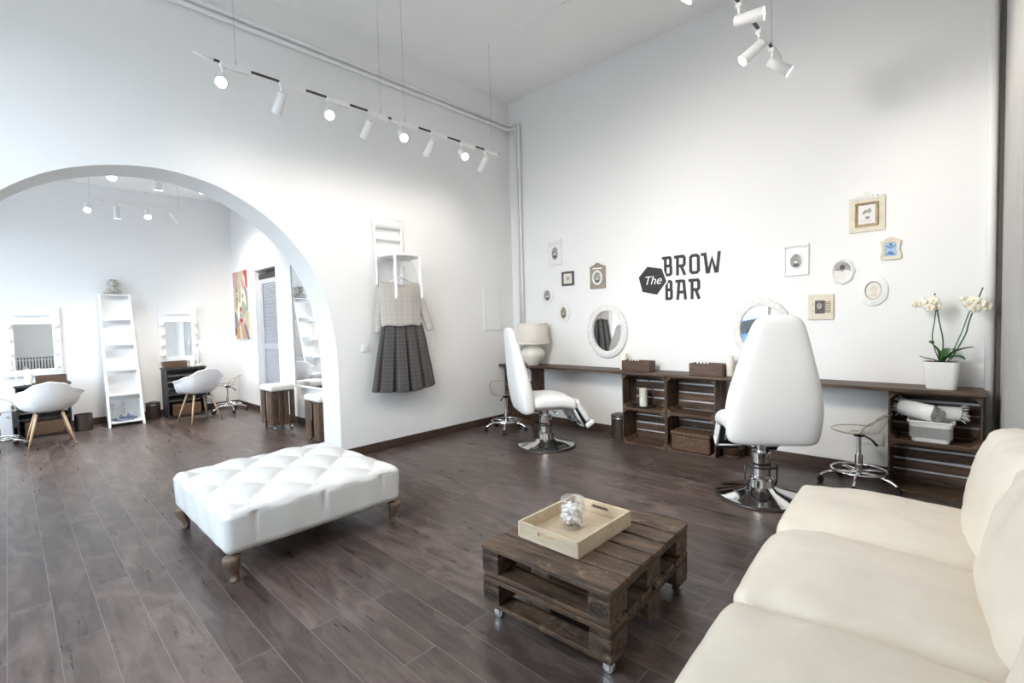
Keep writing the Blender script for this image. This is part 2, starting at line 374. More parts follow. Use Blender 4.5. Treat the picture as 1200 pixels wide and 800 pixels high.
# ------------------------------------------------------------------ room shell
XL, XLB, YB, XF, YS, YFR, ZC, ZCF = -4.69, -5.075, 5.0, -9.58, 2.84, -0.90, 4.44, 3.62
m = MB(); m.b2((-9.9, -1.15, -0.12), (0.75, 5.25, 0.0)); struct(m.build('floor', M['floor']))
m = MB(); m.b2((-5.0, -1.15, ZC), (0.75, 5.25, ZC + 0.15)); struct(m.build('ceiling', M['ceil']))
m = MB(); m.b2((-9.9, -1.15, ZCF), (-5.0, 3.1, ZCF + 0.15)); struct(m.build('ceiling_far_room', M['ceil']))
m = MB(); m.b2((-5.075, YB, 0), (0.75, YB + 0.2, ZC)); struct(m.build('wall_back', M['wall']))
prof = smooth_path([(2.33, 0, 0), (2.33, 0.95, 0), (2.30, 1.35, 0), (2.22, 1.70, 0), (2.10, 1.97, 0), (1.94, 2.19, 0), (1.76, 2.37, 0), (1.53, 2.525, 0), (1.26, 2.64, 0), (0.93, 2.69, 0),
                    (0.60, 2.655, 0), (0.30, 2.555, 0), (0.06, 2.40, 0), (-0.12, 2.21, 0), (-0.28, 1.98, 0), (-0.40, 1.71, 0), (-0.48, 1.35, 0), (-0.51, 0.95, 0), (-0.51, 0, 0)], 6)
poly = [(YB, 0), (YB, ZC), (-1.15, ZC), (-1.15, 0)] + [(p.x, max(0, p.y)) for p in reversed(prof)]
m = MB(); m.prism(poly, lambda u, v, w: (w, u, v), XLB, XL); struct(m.build('wall_left', M['wall'], auto=25))
m = MB(); m.b2((XF - 0.2, -1.15, 0), (XF, 3.1, ZCF)); struct(m.build('wall_far', M['wall']))
m = MB()
m.b2((XF, YS, 0), (-8.50, YS + 0.2, ZCF)); m.b2((-7.60, YS, 0), (XLB, YS + 0.2, ZCF)); m.b2((-8.50, YS, 2.33), (-7.60, YS + 0.2, ZCF))
struct(m.build('wall_side', M['wall']))
# front wall with shop windows (behind the camera), right wall
def wall_with_holes(name, x0, x1, z1, holes, y0=-1.15, y1=YFR):
    m = MB(); xs = x0
    for (a, b, c, d) in holes:
        m.b2((xs, y0, 0), (a, y1, z1))
        if c > 0: m.b2((a, y0, 0), (b, y1, c))
        m.b2((a, y0, d), (b, y1, z1)); xs = b
    m.b2((xs, y0, 0), (x1, y1, z1)); struct(m.build(name, M['wall']))
HM = [(-4.2, -1.7, 0.75, 3.4)]
HF = [(-9.0, -6.3, 0.5, 2.9)]
wall_with_holes('wall_front', XLB + 0.2, 0.75, ZC, HM)
wall_with_holes('wall_front_far_room', XF, XLB, ZCF, HF)
def window(name, a, b, c, d, mull, bars=()):
    m = MB(); t = 0.07; y0, y1 = -1.06, -0.99
    for z in (c, d - t): m.b2((a, y0, z), (b, y1, z + t))
    for x in [a, b - t] + [a + (b - a) * k - t / 2 for k in mull]: m.b2((x, y0, c), (x + t, y1, d))
    for z in bars: m.b2((a, y0, z - t / 2), (b, y1, z + t / 2))
    o = struct(m.build(name, M['white'], bevel=0.006))
    m = MB(); m.b2((a + 0.02, -1.03, c + 0.02), (b - 0.02, -1.022, d - 0.02)); m.build('window_pane', M['glass'], o)
window('window_1', *HM[0], (0.5,), (3.0,)); window('window_2', *HF[0], (0.33, 0.67))
m = MB(); m.b2((0.50, -1.15, 0), (0.75, 3.35, ZC)); struct(m.build('wall_right', M['wall']))
m = MB(); m.b2((0.20, 3.35, 0), (0.75, YB, ZC)); struct(m.build('wall_right_pier', M['grey_wall']))
m = MB(); m.b2((0.176, 4.955, 0), (0.20, 5.0, ZC)); struct(m.build('corner_shadow_strip', M['gap']))  # dark-coloured strip standing in for the shadow line down this corner
m = MB(); m.box((-3.2, 3.865, ZC - 0.008), (0.8, 0.04, 0.018)); struct(m.build('trim_2', M['ceil']))
# baseboards
def baseb(name, lo, hi): m = MB(); m.b2(lo, hi); struct(m.build(name, M['base'], bevel=0.003))
H = 0.095
baseb('baseboard_left', (XL, 2.345, 0), (XL + 0.016, YB, H)); baseb('baseboard_back', (XL + 0.016, YB - 0.016, 0), (0.17, YB, H))
baseb('baseboard_far', (XF, YFR, 0), (XF + 0.016, YS, H)); baseb('baseboard_side', (XF + 0.016, YS - 0.016, 0), (-8.50, YS, H)); baseb('baseboard_side_right', (-7.60, YS - 0.016, 0), (XLB, YS, H))
# louvred door in the far room
m = MB(); m.b2((-8.50, YS + 0.072, 2.185), (-7.60, YS + 0.19, 2.275)); d = struct(m.build('door_1', M['black']))
m = MB(); y0, y1 = YS + 0.08, YS + 0.12
for x0, x1 in ((-8.50, -8.40), (-7.69, -7.60)): m.b2((x0, y0, 0.01), (x1, y1, 2.24))
for z0, z1 in ((0.01, 0.16), (1.04, 1.12), (2.10, 2.20)): m.b2((-8.40, y0 + .002, z0), (-7.69, y1 - .002, z1))
m.build('door_frame', M['shutter'], d, bevel=0.003)
m = MB()
for z0, z1 in ((0.16, 1.04), (1.12, 2.10)):
    n = int((z1 - z0) / 0.036)
    for i in range(n): m.box((-8.045, YS + 0.10, z0 + (i + 0.5) * (z1 - z0) / n), (0.70, 0.008, 0.044), (math.radians(-38), 0, 0))
m.build('louvre_panel', M['shutter'], d)
m = MB(); m.b2((-8.50, YS + 0.185, 0), (-7.60, YS + 0.21, 2.33)); m.build('door_back_panel', M['gap'], d)

# ------------------------------------------------------------------ camera
cam = bpy.data.cameras.new('camera'); co = bpy.data.objects.new('camera', cam); COL.objects.link(co); SC.camera = co
r_, u_, w_ = Vector((0.7267313, 0.6864068, -0.0265974)), Vector((-0.0107611, 0.0500911, 0.9986867)), Vector((-0.6868375, 0.7254907, -0.0437892))
Mx = Matrix.Identity(4)
for i in range(3): Mx[i][0], Mx[i][1], Mx[i][2] = r_[i], u_[i], -w_[i]
Mx.translation = Vector((0, 0, 1.4)); co.matrix_world = Mx
cam.sensor_width = 36; cam.lens = 559.312 / 1200 * 36; cam.clip_start = 0.02; cam.clip_end = 200

# ------------------------------------------------------------------ daylight
w = bpy.data.worlds.new('world'); SC.world = w; w.use_nodes = True; nt = w.node_tree; nt.nodes.clear()
out = N(nt, 'ShaderNodeOutputWorld'); bg = N(nt, 'ShaderNodeBackground', Strength=SKY)
nt.links.new(bg.outputs[0], out.inputs[0]); bg.inputs[0].default_value = (0.75, 0.865, 1.0, 1)
def portal(a, b, c, d):
    l = bpy.data.lights.new('window_daylight', 'AREA'); l.shape = 'RECTANGLE'; l.size = b - a; l.size_y = d - c; l.cycles.is_portal = True
    o = bpy.data.objects.new('window_daylight', l); COL.objects.link(o); o.location = ((a + b) / 2, -1.16, (c + d) / 2); o.rotation_euler = (PI / 2, 0, 0)
for h in HM + HF: portal(*h)
# street outside
m = MB(); m.b2((-30, -40, -0.25), (25, -1.15, -0.12)); struct(m.build('ground_outside', M['outer_ground']))

# ------------------------------------------------------------------ pipes
def pipe(off, label):
    z = 4.055 + off; x = -4.53 + off * 0.9; e = 0.035
    pts = [(XL + e, -0.88, z), (XL + e, 4.72, z)] + [(XL + e, 4.80, z), (XL + e + 0.02, 4.90, z - 0.012)]
    pts += [(XL + 0.075, 4.95, z - 0.01), (x - 0.04, YB - e, z - 0.0), (x - 0.012, YB - e, z - 0.012), (x, YB - e, z - 0.05), (x, YB - e, 2.6), (x, YB - e, 0.84)]
    m = MB(); m.tube(pts, 0.021, 10); o = m.build('heating_pipe', M['pipe'], smooth=True); tag(o, label, 'pipe', 'heating pipes along the arch wall')
pipe(0.0, 'white heating pipe along the arch wall, the lower of the pair'); pipe(0.062, 'white heating pipe along the arch wall, the upper of the pair')
m = MB(); m.cyl((0.142, YB - 0.032, 0.0), (0.142, YB - 0.032, ZC), 0.027, n=16); tag(m.build('riser_pipe', M['pipe'], smooth=True), 'white vertical pipe in the corner behind the orchid', 'pipe')

# ------------------------------------------------------------------ track lights
def aim(d):
    d = Vector(d).normalized(); return d
def track(label, x, z, y0, y1, rodspan, spots, cables, zc, group, watt=40, scale=1.0, cone=115):
    t = thing('track_light', label, 'light', (x, (y0 + y1) / 2, z), 0, group); yc = (y0 + y1) / 2
    m = MB(); m.box((0, 0, 0.012), (0.018 * scale, y1 - y0, 0.012)); m.build('rail', M['dark'] if rodspan else M['mattwhite'], t)
    for cy in cables:
        m = MB(); m.cyl((0, cy - yc, 0.02), (0, cy - yc, zc - z), 0.0022, n=6); m.cyl((0, cy - yc, 0.012), (0, cy - yc, 0.06), 0.006, 0.004, n=8); m.build('cable', M['steel'], t)
    for (sy, d, lit) in spots:
        y = sy - yc; d = aim(d)
        m = MB(); m.box((0, y + 0.085, 0.0), (0.036, 0.20, 0.04)); b = m.build('driver_box', M['mattwhite'], t, bevel=0.004)
        m = MB(); j = Vector((0, y, -0.095)); m.cyl((0, y, -0.01), j, 0.0075, n=10); m.cyl(j - Vector((0.012, 0, 0)), j + Vector((0.012, 0, 0)), 0.012, n=10); m.build('arm', M['mattwhite'], b)
        R = 0.036 * scale; L = 0.155 * scale; p0 = j - d * 0.02; p1 = p0 + d * L
        m = MB(); m.cyl(p0 - d * 0.008, p0, R * 0.72, R * 0.9, 22); m.cyl(p0, p1, R * 0.9, R, 22, caps=False); m.cyl(p1, p1 - d * 0.018, R, R * 0.88, 22, caps=False)
        h = m.build('spot_head', M['mattwhite'], b, auto=40)
        m = MB(); m.cyl(p1 - d * 0.020, p1 - d * 0.014, R * 0.90, n=22); m.build('lens', M['lamp_on'], b)
        l = bpy.data.lights.new('spot_lamp', 'SPOT'); l.energy = watt * lit; l.spot_size = math.radians(cone); l.spot_blend = 0.9; l.shadow_soft_size = 0.2; l.color = (1.0, 0.935, 0.85)
        o = bpy.data.objects.new('spot_lamp', l); COL.objects.link(o); o.parent = b; o.location = p1 + d * 0.01; o.rotation_euler = d.to_track_quat('-Z', 'Y').to_euler()
    return t
TO_CAM, TO_WALL = (0.78, -0.32, -0.62), (-0.62, -0.10, -0.78)
ZT = 3.25; XT = -3.80
t = track('white track light above the arch, nearer half of the long run', XT, ZT, 1.08, 2.50, 1, [(1.13, TO_CAM, .08), (1.53, TO_WALL, .05), (1.90, TO_CAM, .08), (2.27, TO_WALL, .05)], (1.22, 2.39), ZC, 'hanging track lights', W_MAIN)
m = MB(); m.tube([(0, -0.715, 0.0), (0, -0.78, 0.01), (0.01, -0.83, 0.02)], 0.012, 8); m.build('end_cap', M['mattwhite'], t, smooth=True)
t = track('white track light above the wall chair, farther half of the long run', XT, ZT, 2.56, 3.88, 1, [(2.60, TO_CAM, .08), (2.95, TO_WALL, .05), (3.33, TO_CAM, .08), (3.67, TO_WALL, .05)], (2.64, 3.77), ZC, 'hanging track lights', W_MAIN)
m = MB(); m.box((0, -0.66, 0.002), (0.026, 0.13, 0.03)); m.build('connector', M['mattwhite'], t, bevel=0.003)
track('white track light hanging near the ceiling above the sofa', -1.0, 3.26, 2.1, 3.93, 1, [(2.55, (-0.55, -0.1, -0.75), .2), (3.12, (0.95, 0.12, -0.05), .15), (3.50, (-0.62, -0.42, -0.62), .15), (3.80, (0.66, 0.28, -0.55), .15)], (2.3, 3.79), ZC, 'hanging track lights', W_MAIN)
BW = (-0.30, 0.85, -0.55)
track('added out-of-view track light brightening the logo wall, over the open floor', -2.2, 3.30, 0.0, 1.38, 1, [(0.05, BW, 0.55), (0.40, (0.35, 0.85, -0.40), 0.55), (0.75, (-.1, .85, -.4), 0.55), (1.10, (0.2, 0.85, -0.36), 0.55)], (0.15, 1.3), ZC, 'hanging track lights', W_MAIN, 1.0, 84)  # invented fixture out of view, added to light the logo wall
track('thin white track light hanging in the far room above the ladder shelf', -8.0, 3.09, 0.72, 1.88, 0, [(0.78, (0.7, -0.15, -0.65), .06), (1.06, (-0.12, 0, -1), 1.5), (1.38, (0.7, -0.1, -0.68), .06), (1.66, (-0.2, 0.55, -0.7), 1)], (0.80, 1.74), ZCF, 'far room track lights', W_FAR)
track('white track light partly hidden behind the top of the arch', -6.5, 3.20, 0.5, 2.0, 0, [(0.84, (0.62, -0.1, -0.78), .05), (1.235, (-0.12, 0, -1), 1.1), (1.62, (0.62, 0.1, -0.78), .05)], (0.6, 1.9), ZCF, 'far room track lights', W_FAR, 1.15)
# ------------------------------------------------------------------ crates and worktop
def crate(label, cat_group, w, d, h, loc, rz=0, wm='crate', vm='crate_v', slats=4, open_up=False, seed=0):
    """wooden fruit crate lying on its side: open to -y, slats at the back"""
    t = thing('wooden_crate', label, 'crate', loc, rz, cat_group); rd = random.Random(seed)
    th = 0.012
    for s in (-1, 1):
        m = MB(); k = 3; x = s * (w / 2 - th / 2)
        bw = (d - 0.006 * (k - 1)) / k
        for i in range(k): m.box((x, -d / 2 + bw / 2 + i * (bw + 0.006), h / 2), (th, bw, h - 0.002))
        m.build('side_panel', M[vm], t, bevel=0.0015)
    m = MB(); zh = h - 2 * th
    pitch = zh / slats
    for i in range(slats): m.box((0, d / 2 - 0.005, th + pitch * (i + 0.5)), (w - 0.004, 0.009, pitch - 0.018 + rd.uniform(-.004, .003)), (0, rd.uniform(-.006, .006), 0))
    m.build('back_slats', M[wm], t, bevel=0.001)
    for z, nm in ((th / 2 + 0.001, 'bottom_boards'), (h - th / 2 - 0.001, 'top_boards')):
        m = MB(); k = 2; bw = (d - 0.012) / k
        for i in range(k): m.box((0, -d / 2 + bw / 2 + i * (bw + 0.012), z), (w - 2 * th - 0.001, bw, th))
        m.build(nm, M[wm], t, bevel=0.0015)
    for sx in (-1, 1):
        for sz in (0, 1):
            x0 = sx * (w / 2 - th); z0 = th if sz == 0 else h - th; dz = 0.045 if sz == 0 else -0.045
            m = MB(); m.prism([(x0, z0), (x0 - sx * 0.045, z0), (x0, z0 + dz)], lambda u, v, q: (u, q, v), -d / 2 + 0.004, d / 2 - 0.012); m.build('corner_post', M[wm], t)
    return t
HC = 0.386; D = 0.29; YC = 4.70 + D / 2
crate('upper wooden crate in the corner under the table lamp', 'crates under the long worktop', 0.50, D, HC, (-4.395, YC + 0.04, HC + 0.002), seed=1)
crate('lower wooden crate on the floor in the corner under the lamp', 'crates under the long worktop', 0.50, D, HC, (-4.395, YC + 0.04, 0), seed=2)
crate('upper crate of the middle block, holding the candle lantern', 'crates under the long worktop', 0.51, D, HC, (-2.515, YC, HC + 0.002), seed=3)
crate('empty lower crate on the floor below the candle lantern', 'crates under the long worktop', 0.51, D, HC, (-2.515, YC, 0), seed=4)
crate('empty upper crate of the middle block, above the wicker hamper', 'crates under the long worktop', 0.51, D, HC, (-2.0, YC, HC + 0.002), seed=5)
crate('lower crate on the floor holding the brown wicker hamper', 'crates under the long worktop', 0.51, D, HC, (-2.0, YC, 0), seed=6)
crate('upper wooden crate holding the white towel basket', 'crates under the long worktop', 0.53, D, HC, (-0.155, YC, HC + 0.002), seed=7)
crate('empty lower wooden crate below the white towel basket', 'crates under the long worktop', 0.53, D, HC, (-0.155, YC, 0), seed=8)
m = MB()
for i, (y0, y1, x1) in enumerate(((4.665, 4.83, .135), (4.833, 4.998, .112))): m.b2((XL + 0.004, y0, 0.776), (x1, y1, 0.803))
tag(m.build('worktop', M['top'], bevel=0.003), 'long dark brown plank worktop along the logo wall', 'worktop')

# table lamp
t = thing('table_lamp', 'cream table lamp with pleated shade on the worktop corner', 'lamp', (-4.13, 4.755, 0.803))
m = MB(); m.lathe([(0, 0), (0.075, 0), (0.082, 0.012), (0.12, 0.06), (0.155, 0.12), (0.16, 0.165), (0.135, 0.215), (0.085, 0.25), (0.05, 0.262), (0.045, 0.28), (0, 0.28)], 36); m.build('lamp_base', M['ceramic'], t, smooth=True)
m = MB(); m.cyl((0, 0, 0.27), (0, 0, 0.36), 0.012); m.build('stem', M['steel'], t)
m = MB(); pl = lambda a, z: 1 + 0.012 * math.sin(a * 44)
m.lathe([(0.225, 0.285), (0.228, 0.29), (0.195, 0.545), (0.19, 0.55), (0.187, 0.545), (0.22, 0.29), (0.225, 0.285)], 176, wob=pl); m.build('lamp_shade', M['shade'], t, smooth=True)
m = MB(); m.lathe([(0.197, 0.537), (0.2, 0.54), (0.198, 0.555), (0.19, 0.555), (0.188, 0.537)], 40); m.lathe([(0.226, 0.283), (0.232, 0.286), (0.230, 0.302), (0.22, 0.302), (0.22, 0.283)], 40); m.build('shade_trim', M['shade'], t, smooth=True)

def candle(label, loc, r, h, group=None):
    t = thing('pillar_candle', label, 'candle', loc, 0, group)
    m = MB(); m.lathe([(0, 0), (r, 0), (r, h - 0.004), (r * 0.93, h), (r * 0.55, h - 0.004), (0, h - 0.008)], 24); m.build('wax', M['wax'], t, auto=40)
    m = MB(); m.cyl((0, 0, h - 0.009), (0.001, 0, h + 0.006), 0.0012, n=6); m.build('wick', M['black'], t); return t
candle('ivory pillar candle on the worktop beside the crystal-wall mirror near the lamp'.replace('crystal-wall mirror near the lamp', 'box below the logo'), (-2.845, 4.87, 0.803), 0.042, 0.185, 'pillar candles')
candle('ivory pillar candle on the worktop nearest the back of the white chair', (-1.665, 4.86, 0.803), 0.038, 0.195, 'pillar candles')
def woodbox(label, loc, w):
    t = thing('wooden_box', label, 'box', loc, 0, 'wooden boxes on the worktop')
    h, d, th = 0.118, 0.14, 0.012
    m = MB()
    for s in (-1, 1): m.box((0, s * (d / 2 - th / 2), h / 2), (w, th, h)); m.box((s * (w / 2 - th / 2), 0, h / 2), (th, d - 2 * th, h - 0.002))
    m.box((0, 0, 0.006), (w - 2 * th, d - 2 * th, 0.012)); m.build('box_body', M['box'], t, bevel=0.002)
    rd = random.Random(w)
    for i in range(4):
        m = MB(); x = -w * 0.34 + i * 0.035; m.cyl((x, rd.uniform(-.02, .02), 0.012), (x + 0.008, 0, h + 0.016), 0.009, n=10); m.lathe([(0, 0), (0.009, 0.0), (0.008, 0.008), (0, 0.01)], 10, (x + 0.008, 0, h + 0.014)); m.build('tube', M['mattwhite'], t, smooth=True)
    return t
woodbox('brown wooden box with white tubes on the worktop below the logo hexagon', (-2.62, 4.80, 0.803), 0.335)
woodbox('brown wooden box on the worktop beside the mirror behind the white chair', (-1.855, 4.80, 0.803), 0.325)

# lantern inside the crate
t = thing('lantern', 'dark round lantern tray with an arched handle in the upper crate', 'lantern', (-2.58, 4.83, HC + 0.0155))
m = MB(); m.lathe([(0, 0.0), (0.118, 0.0), (0.122, 0.02), (0.116, 0.022), (0.112, 0.008), (0, 0.008)], 36); m.build('tray', M['dark'], t, auto=40)
m = MB(); m.lathe([(0.108, 0.009), (0.108, 0.22), (0.104, 0.22), (0.104, 0.009)], 36); m.build('glass_cylinder', M['glass'], t, smooth=True)
m = MB(); m.tube(smooth_path([(-0.116, 0, 0.01), (-0.117, 0, 0.2), (-0.08, 0, 0.29), (0, 0, 0.315), (0.08, 0, 0.29), (0.117, 0, 0.2), (0.116, 0, 0.01)], 6), 0.004, 8); m.cyl((0, 0, 0.31), (0, 0, 0.338), 0.012, 0.006); m.build('handle', M['dark'], t, smooth=True)
candle('ivory pillar candle standing in the lantern', (-2.58, 4.83, HC + 0.0245), 0.043, 0.20, 'pillar candles')

# wicker hamper, small brown basket in corner crate
def hamper(label, loc, w, d, h, mat, lid=True, cat='basket', group=None, name='wicker_basket'):
    t = thing(name, label, cat, loc, 0, group)
    def ripple(P, n): return P + n * (0.0025 * math.sin(P.z * 330 + (math.floor(P.x * 55) + math.floor(P.y * 55)) * PI))
    m = MB(); m.rbox((0, 0, h / 2), (w / 2, d / 2, h / 2), 0.02, 3, 22, ripple); m.build('basket_body', mat, t, smooth=True)
    if lid:
        m = MB(); m.rbox((0, 0, h + 0.016), (w / 2 + 0.008, d / 2 + 0.008, 0.02), 0.014, 3, 22, lambda P, n: P + n * (0.0025 * math.sin(P.x * 260) * math.cos(P.y * 260))); m.build('lid', mat, t, smooth=True)
        m = MB(); m.cyl((0, -d / 2 - 0.008, h - 0.01), (0, -d / 2 - 0.016, h - 0.01), 0.012, n=10); m.build('clasp', mat, t)
    return t
hamper('brown wicker hamper with lid in the lower crate of the middle block', (-2.0, 4.80, 0.0145), 0.40, 0.22, 0.165, M['wick_brown'])
hamper('small brown wicker basket inside the corner crate under the lamp', (-4.45, 4.84, HC + 0.0165), 0.24, 0.2, 0.12, M['wick_brown'])

# white basket with towels
t = thing('towel_basket', 'white wicker basket in the crate under the orchid', 'basket', (-0.17, 4.78, HC + 0.0165))
def taper_grid(w0, d0, w1, d1, h, wt):
    def pr(wd, dd, r=0.03, n=5):
        o = []
        for cx, cy, a0 in ((wd / 2 - r, dd / 2 - r, 0), (-wd / 2 + r, dd / 2 - r, 90), (-wd / 2 + r, -dd / 2 + r, 180), (wd / 2 - r, -dd / 2 + r, 270)):
            for k in range(n): a = math.radians(a0 + 90 * k / (n - 1)); o.append((cx + math.cos(a) * r, cy + math.sin(a) * r))
        return o
    return pr
prr = taper_grid(0, 0, 0, 0, 0, 0)
m = MB(); hh = 0.155; rings = []
for i in range(15):
    k = i / 14; P = prr(0.215 + 0.045 * k, 0.16 + 0.03 * k); b = 0.003 * (1 if i % 2 else -1)
    rings.append([m.v((x * (1 + b * 4), y * (1 + b * 4), k * hh)) for x, y in P])
for k2 in (0.97, 0.95):
    rings.append([m.v((x * k2, y * k2, hh - (0.97 - k2) * 6)) for x, y in prr(0.26, 0.19)])
for a, b in zip(rings, rings[1:]): m.bridge(a, b)
m.f(list(reversed(rings[0]))); m.f(rings[-1]); m.build('basket_body', M['wick_white'], t, smooth=True)
m = MB(); m.tube([(x, y, hh) for x, y in prr(0.264, 0.194)], 0.007, 8, closed=True); m.build('basket_rim', M['wick_white'], t, smooth=True)
def towel_roll(label, c, axis, L, R, fringe):
    t = thing('rolled_towel', label, 'towel', c, 0, 'rolled towels in the white basket'); ax = Vector(axis).normalized(); up = Vector((0, 0, 1)); sd = ax.cross(up).normalized()
    m = MB(); turns = 3.2; n = 90
    def sp(u, v):
        a = u * turns * 2 * PI; r = R * (0.12 + 0.88 * (u)) - 0.0; q = ax * ((v - 0.5) * L + 0.004 * math.sin(a * 3)) + (sd * math.cos(a) + up * math.sin(a)) * (r + 0.0025 * math.sin(v * 40 + a))
        return q
    m.surf(sp, n, 14); m.build('towel_cloth', M['towel'], t, smooth=True, solid=0.008)
    if fringe:
        m = MB(); rd = random.Random(3)
        for i in range(56):
            a = rd.uniform(0, 2 * PI); r = R * rd.uniform(0.25, 1); p = ax * fringe * (L / 2) + (sd * math.cos(a) + up * math.sin(a)) * r
            q = p + ax * fringe * rd.uniform(0.02, 0.045) + (sd * math.cos(a) + up * math.sin(a)) * 0.018 + up * -0.004; m.tube([p, (p + q) / 2 + up * 0.003, q], 0.0035, 5)
        m.build('fringe', M['towel'], t, smooth=True)
towel_roll('rolled white towel lying across the basket, spiral end showing', (-0.235, 4.775, HC + 0.0165 + 0.226), (0.86, -0.5, -0.10), 0.24, 0.070, -1)
towel_roll('rolled white towel with a fringed end at the basket right side'.replace(' right', "'s far"), (-0.07, 4.85, HC + 0.0165 + 0.212), (1, 0.1, 0.0), 0.13, 0.055, 1)

# sockets on the back wall
t = thing('wall_socket', 'white double socket on the logo wall behind the clear stool', 'socket', (-0.55, YB, 0.31))
m = MB(); m.rbox((0, -0.006, 0), (0.076, 0.006, 0.042), 0.005, 2, 2); m.build('cover_plate', M['white'], t, smooth=True)
for s in (-1, 1):
    m = MB(); fr = lambda u, v, q: (u + s * 0.036, q, v); m.frame(ell(0.029, 0.029, 24), ell(0.022, 0.022, 24), fr, -0.011, -0.014); m.prism(ell(0.022, 0.022, 24), fr, -0.011, -0.0125)
    o = m.build('socket_insert', M['white'], t)
    m = MB()
    for q in (-1, 1): m.cyl((s * 0.036 + q * 0.009, -0.0125, 0), (s * 0.036 + q * 0.009, -0.0132, 0), 0.003, n=8)
    m.build('pin_hole', M['black'], o)

# orchid
t = thing('potted_orchid', 'white orchid with two flower spikes in a white pot', 'orchid', (-0.115, 4.83, 0.803))
m = MB(); rings = []
for k, z, e in ((0.80, 0.0, 0), (0.82, 0.006, 0), (1.0, 0.2, 0), (1.0, 0.205, 0), (0.93, 0.205, 0), (0.91, 0.18, 0)):
    rings.append([m.v((x * k, y * k, z)) for x, y in prr(0.215, 0.215, 0.05, 7)])
for a, b in zip(rings, rings[1:]): m.bridge(a, b)
m.f(list(reversed(rings[0]))); m.f(rings[-1]); m.build('pot', M['pot'], t, auto=35)
m = MB(); m.rbox((0, 0, 0.185), (0.092, 0.092, 0.012), 0.01, 2, 10, lambda P, n: P + Vector((0, 0, 0.01 * noise.noise(P * 60)))); m.build('soil', M['soil'], t, smooth=True)
def leaf(pts, wd, name='leaf'):
    P = smooth_path(pts, 6); m = MB(); n = len(P); g = []
    for i, p in enumerate(P):
        k = i / (n - 1); wv = wd * (math.sin(PI * min(1, k * 0.92 + 0.10)) ** 0.6) * (1 if k < 0.97 else 0.5); tan = (P[min(i + 1, n - 1)] - P[max(0, i - 1)]).normalized(); sd = tan.cross(Vector((0, 0, 1)))
        sd = sd.normalized() if sd.length > 0.05 else Vector((0, 1, 0)); nr = sd.cross(tan)
        g.append([m.v(p + sd * (s * wv) + nr * (0.35 * abs(s) * wv)) for s in (-1, -0.5, 0, 0.5, 1)])
    for a, b in zip(g, g[1:]):
        for j in range(4): m.f([a[j], a[j + 1], b[j + 1], b[j]])
    m.build(name, M['leaf'], t, smooth=True, solid=0.003, sub=1)
leaf([(0, 0, 0.19), (-0.02, 0.02, 0.27), (-0.06, 0.03, 0.335), (-0.055, 0.0, 0.36)], 0.024)
leaf([(0.01, 0, 0.19), (0.05, 0.0, 0.255), (0.12, -0.02, 0.30), (0.175, -0.03, 0.315)], 0.035)
leaf([(0.0, -0.01, 0.19), (0.03, -0.03, 0.23), (0.09, -0.06, 0.245), (0.13, -0.08, 0.225)], 0.034)
leaf([(-0.01, 0, 0.19), (-0.05, -0.02, 0.215), (-0.10, -0.02, 0.225), (-0.13, -0.02, 0.245)], 0.022)
leaf([(0, 0.01, 0.19), (0.02, 0.05, 0.27), (0.05, 0.09, 0.29), (0.08, 0.12, 0.27)], 0.03)
def spike(pts, r=0.0035):
    m = MB(); m.tube(smooth_path(pts, 6), r, 8); return m.build('stem', M['stem'], t, smooth=True)
spike([(-0.01, 0, 0.19), (-0.055, 0.01, 0.36), (-0.045, 0.01, 0.5), (-0.03, 0.0, 0.66)]); spike([(0.0, 0, 0.19), (0.005, 0.0, 0.36), (-0.02, 0.0, 0.52), (-0.045, -0.01, 0.72)], 0.0045)
spike([(0.03, 0, 0.19), (0.10, 0.0, 0.4), (0.14, 0.0, 0.55), (0.165, 0.0, 0.64)]); spike([(0.05, 0, 0.22), (0.125, 0.0, 0.40), (0.15, 0.0, 0.52), (0.215, 0.01, 0.745)], 0.0045)
def bloom(c, face, s=0.042, roll=0.0):
    f = Vector(face).normalized(); a = f.cross(Vector((0, 0, 1))).normalized(); b = a.cross(f).normalized(); m = MB(); c = Vector(c)
    for ang, L, W in ((90, 1.0, .5), (18, 1.05, .85), (162, 1.05, .85), (235, 1.0, .5), (305, 1.0, .5)):
        d = a * math.cos(math.radians(ang + roll)) + b * math.sin(math.radians(ang + roll)); sd = f.cross(d).normalized(); g = []
        for k in range(6):
            u = k / 5; wv = s * W * math.sin(PI * (0.08 + 0.87 * u)) * 0.75
            g.append([m.v(c + d * (s * L * u) + sd * (q * wv) + f * (0.012 * math.sin(u * 2.6) - 0.010 * abs(q) * u)) for q in (-1, -.4, .4, 1)])
        for x, y in zip(g, g[1:]):
            for j in range(3): m.f([x[j], x[j + 1], y[j + 1], y[j]])
    o = m.build('blossom', M['petal'], t, smooth=True, solid=0.0015)
    m = MB(); m.rbox(c + f * 0.008 - b * 0.006, (0.006, 0.006, 0.008), 0.005, 2, 2); m.build('lip', M['bud'], o, smooth=True)
rd = random.Random(5)
for (x, y, z) in ((-0.05, -0.012, 0.665), (-0.085, -0.01, 0.64), (-0.115, -0.005, 0.655), (-0.035, 0.0, 0.62), (-0.07, -0.02, 0.61), (-0.145, 0.0, 0.645)): bloom((x, y - 0.02, z), (-0.25 + rd.uniform(-.4, .4), -1, rd.uniform(-.3, .2)), 0.037, rd.uniform(-20, 20))
for (x, y, z) in ((0.17, -0.01, 0.655), (0.205, -0.01, 0.63), (0.145, -0.005, 0.63), (0.175, -0.02, 0.595), (0.235, 0.0, 0.605), (0.125, 0.0, 0.66)): bloom((x, y - 0.02, z), (-0.1 + rd.uniform(-.5, .5), -1, rd.uniform(-.3, .2)), 0.037, rd.uniform(-20, 20))

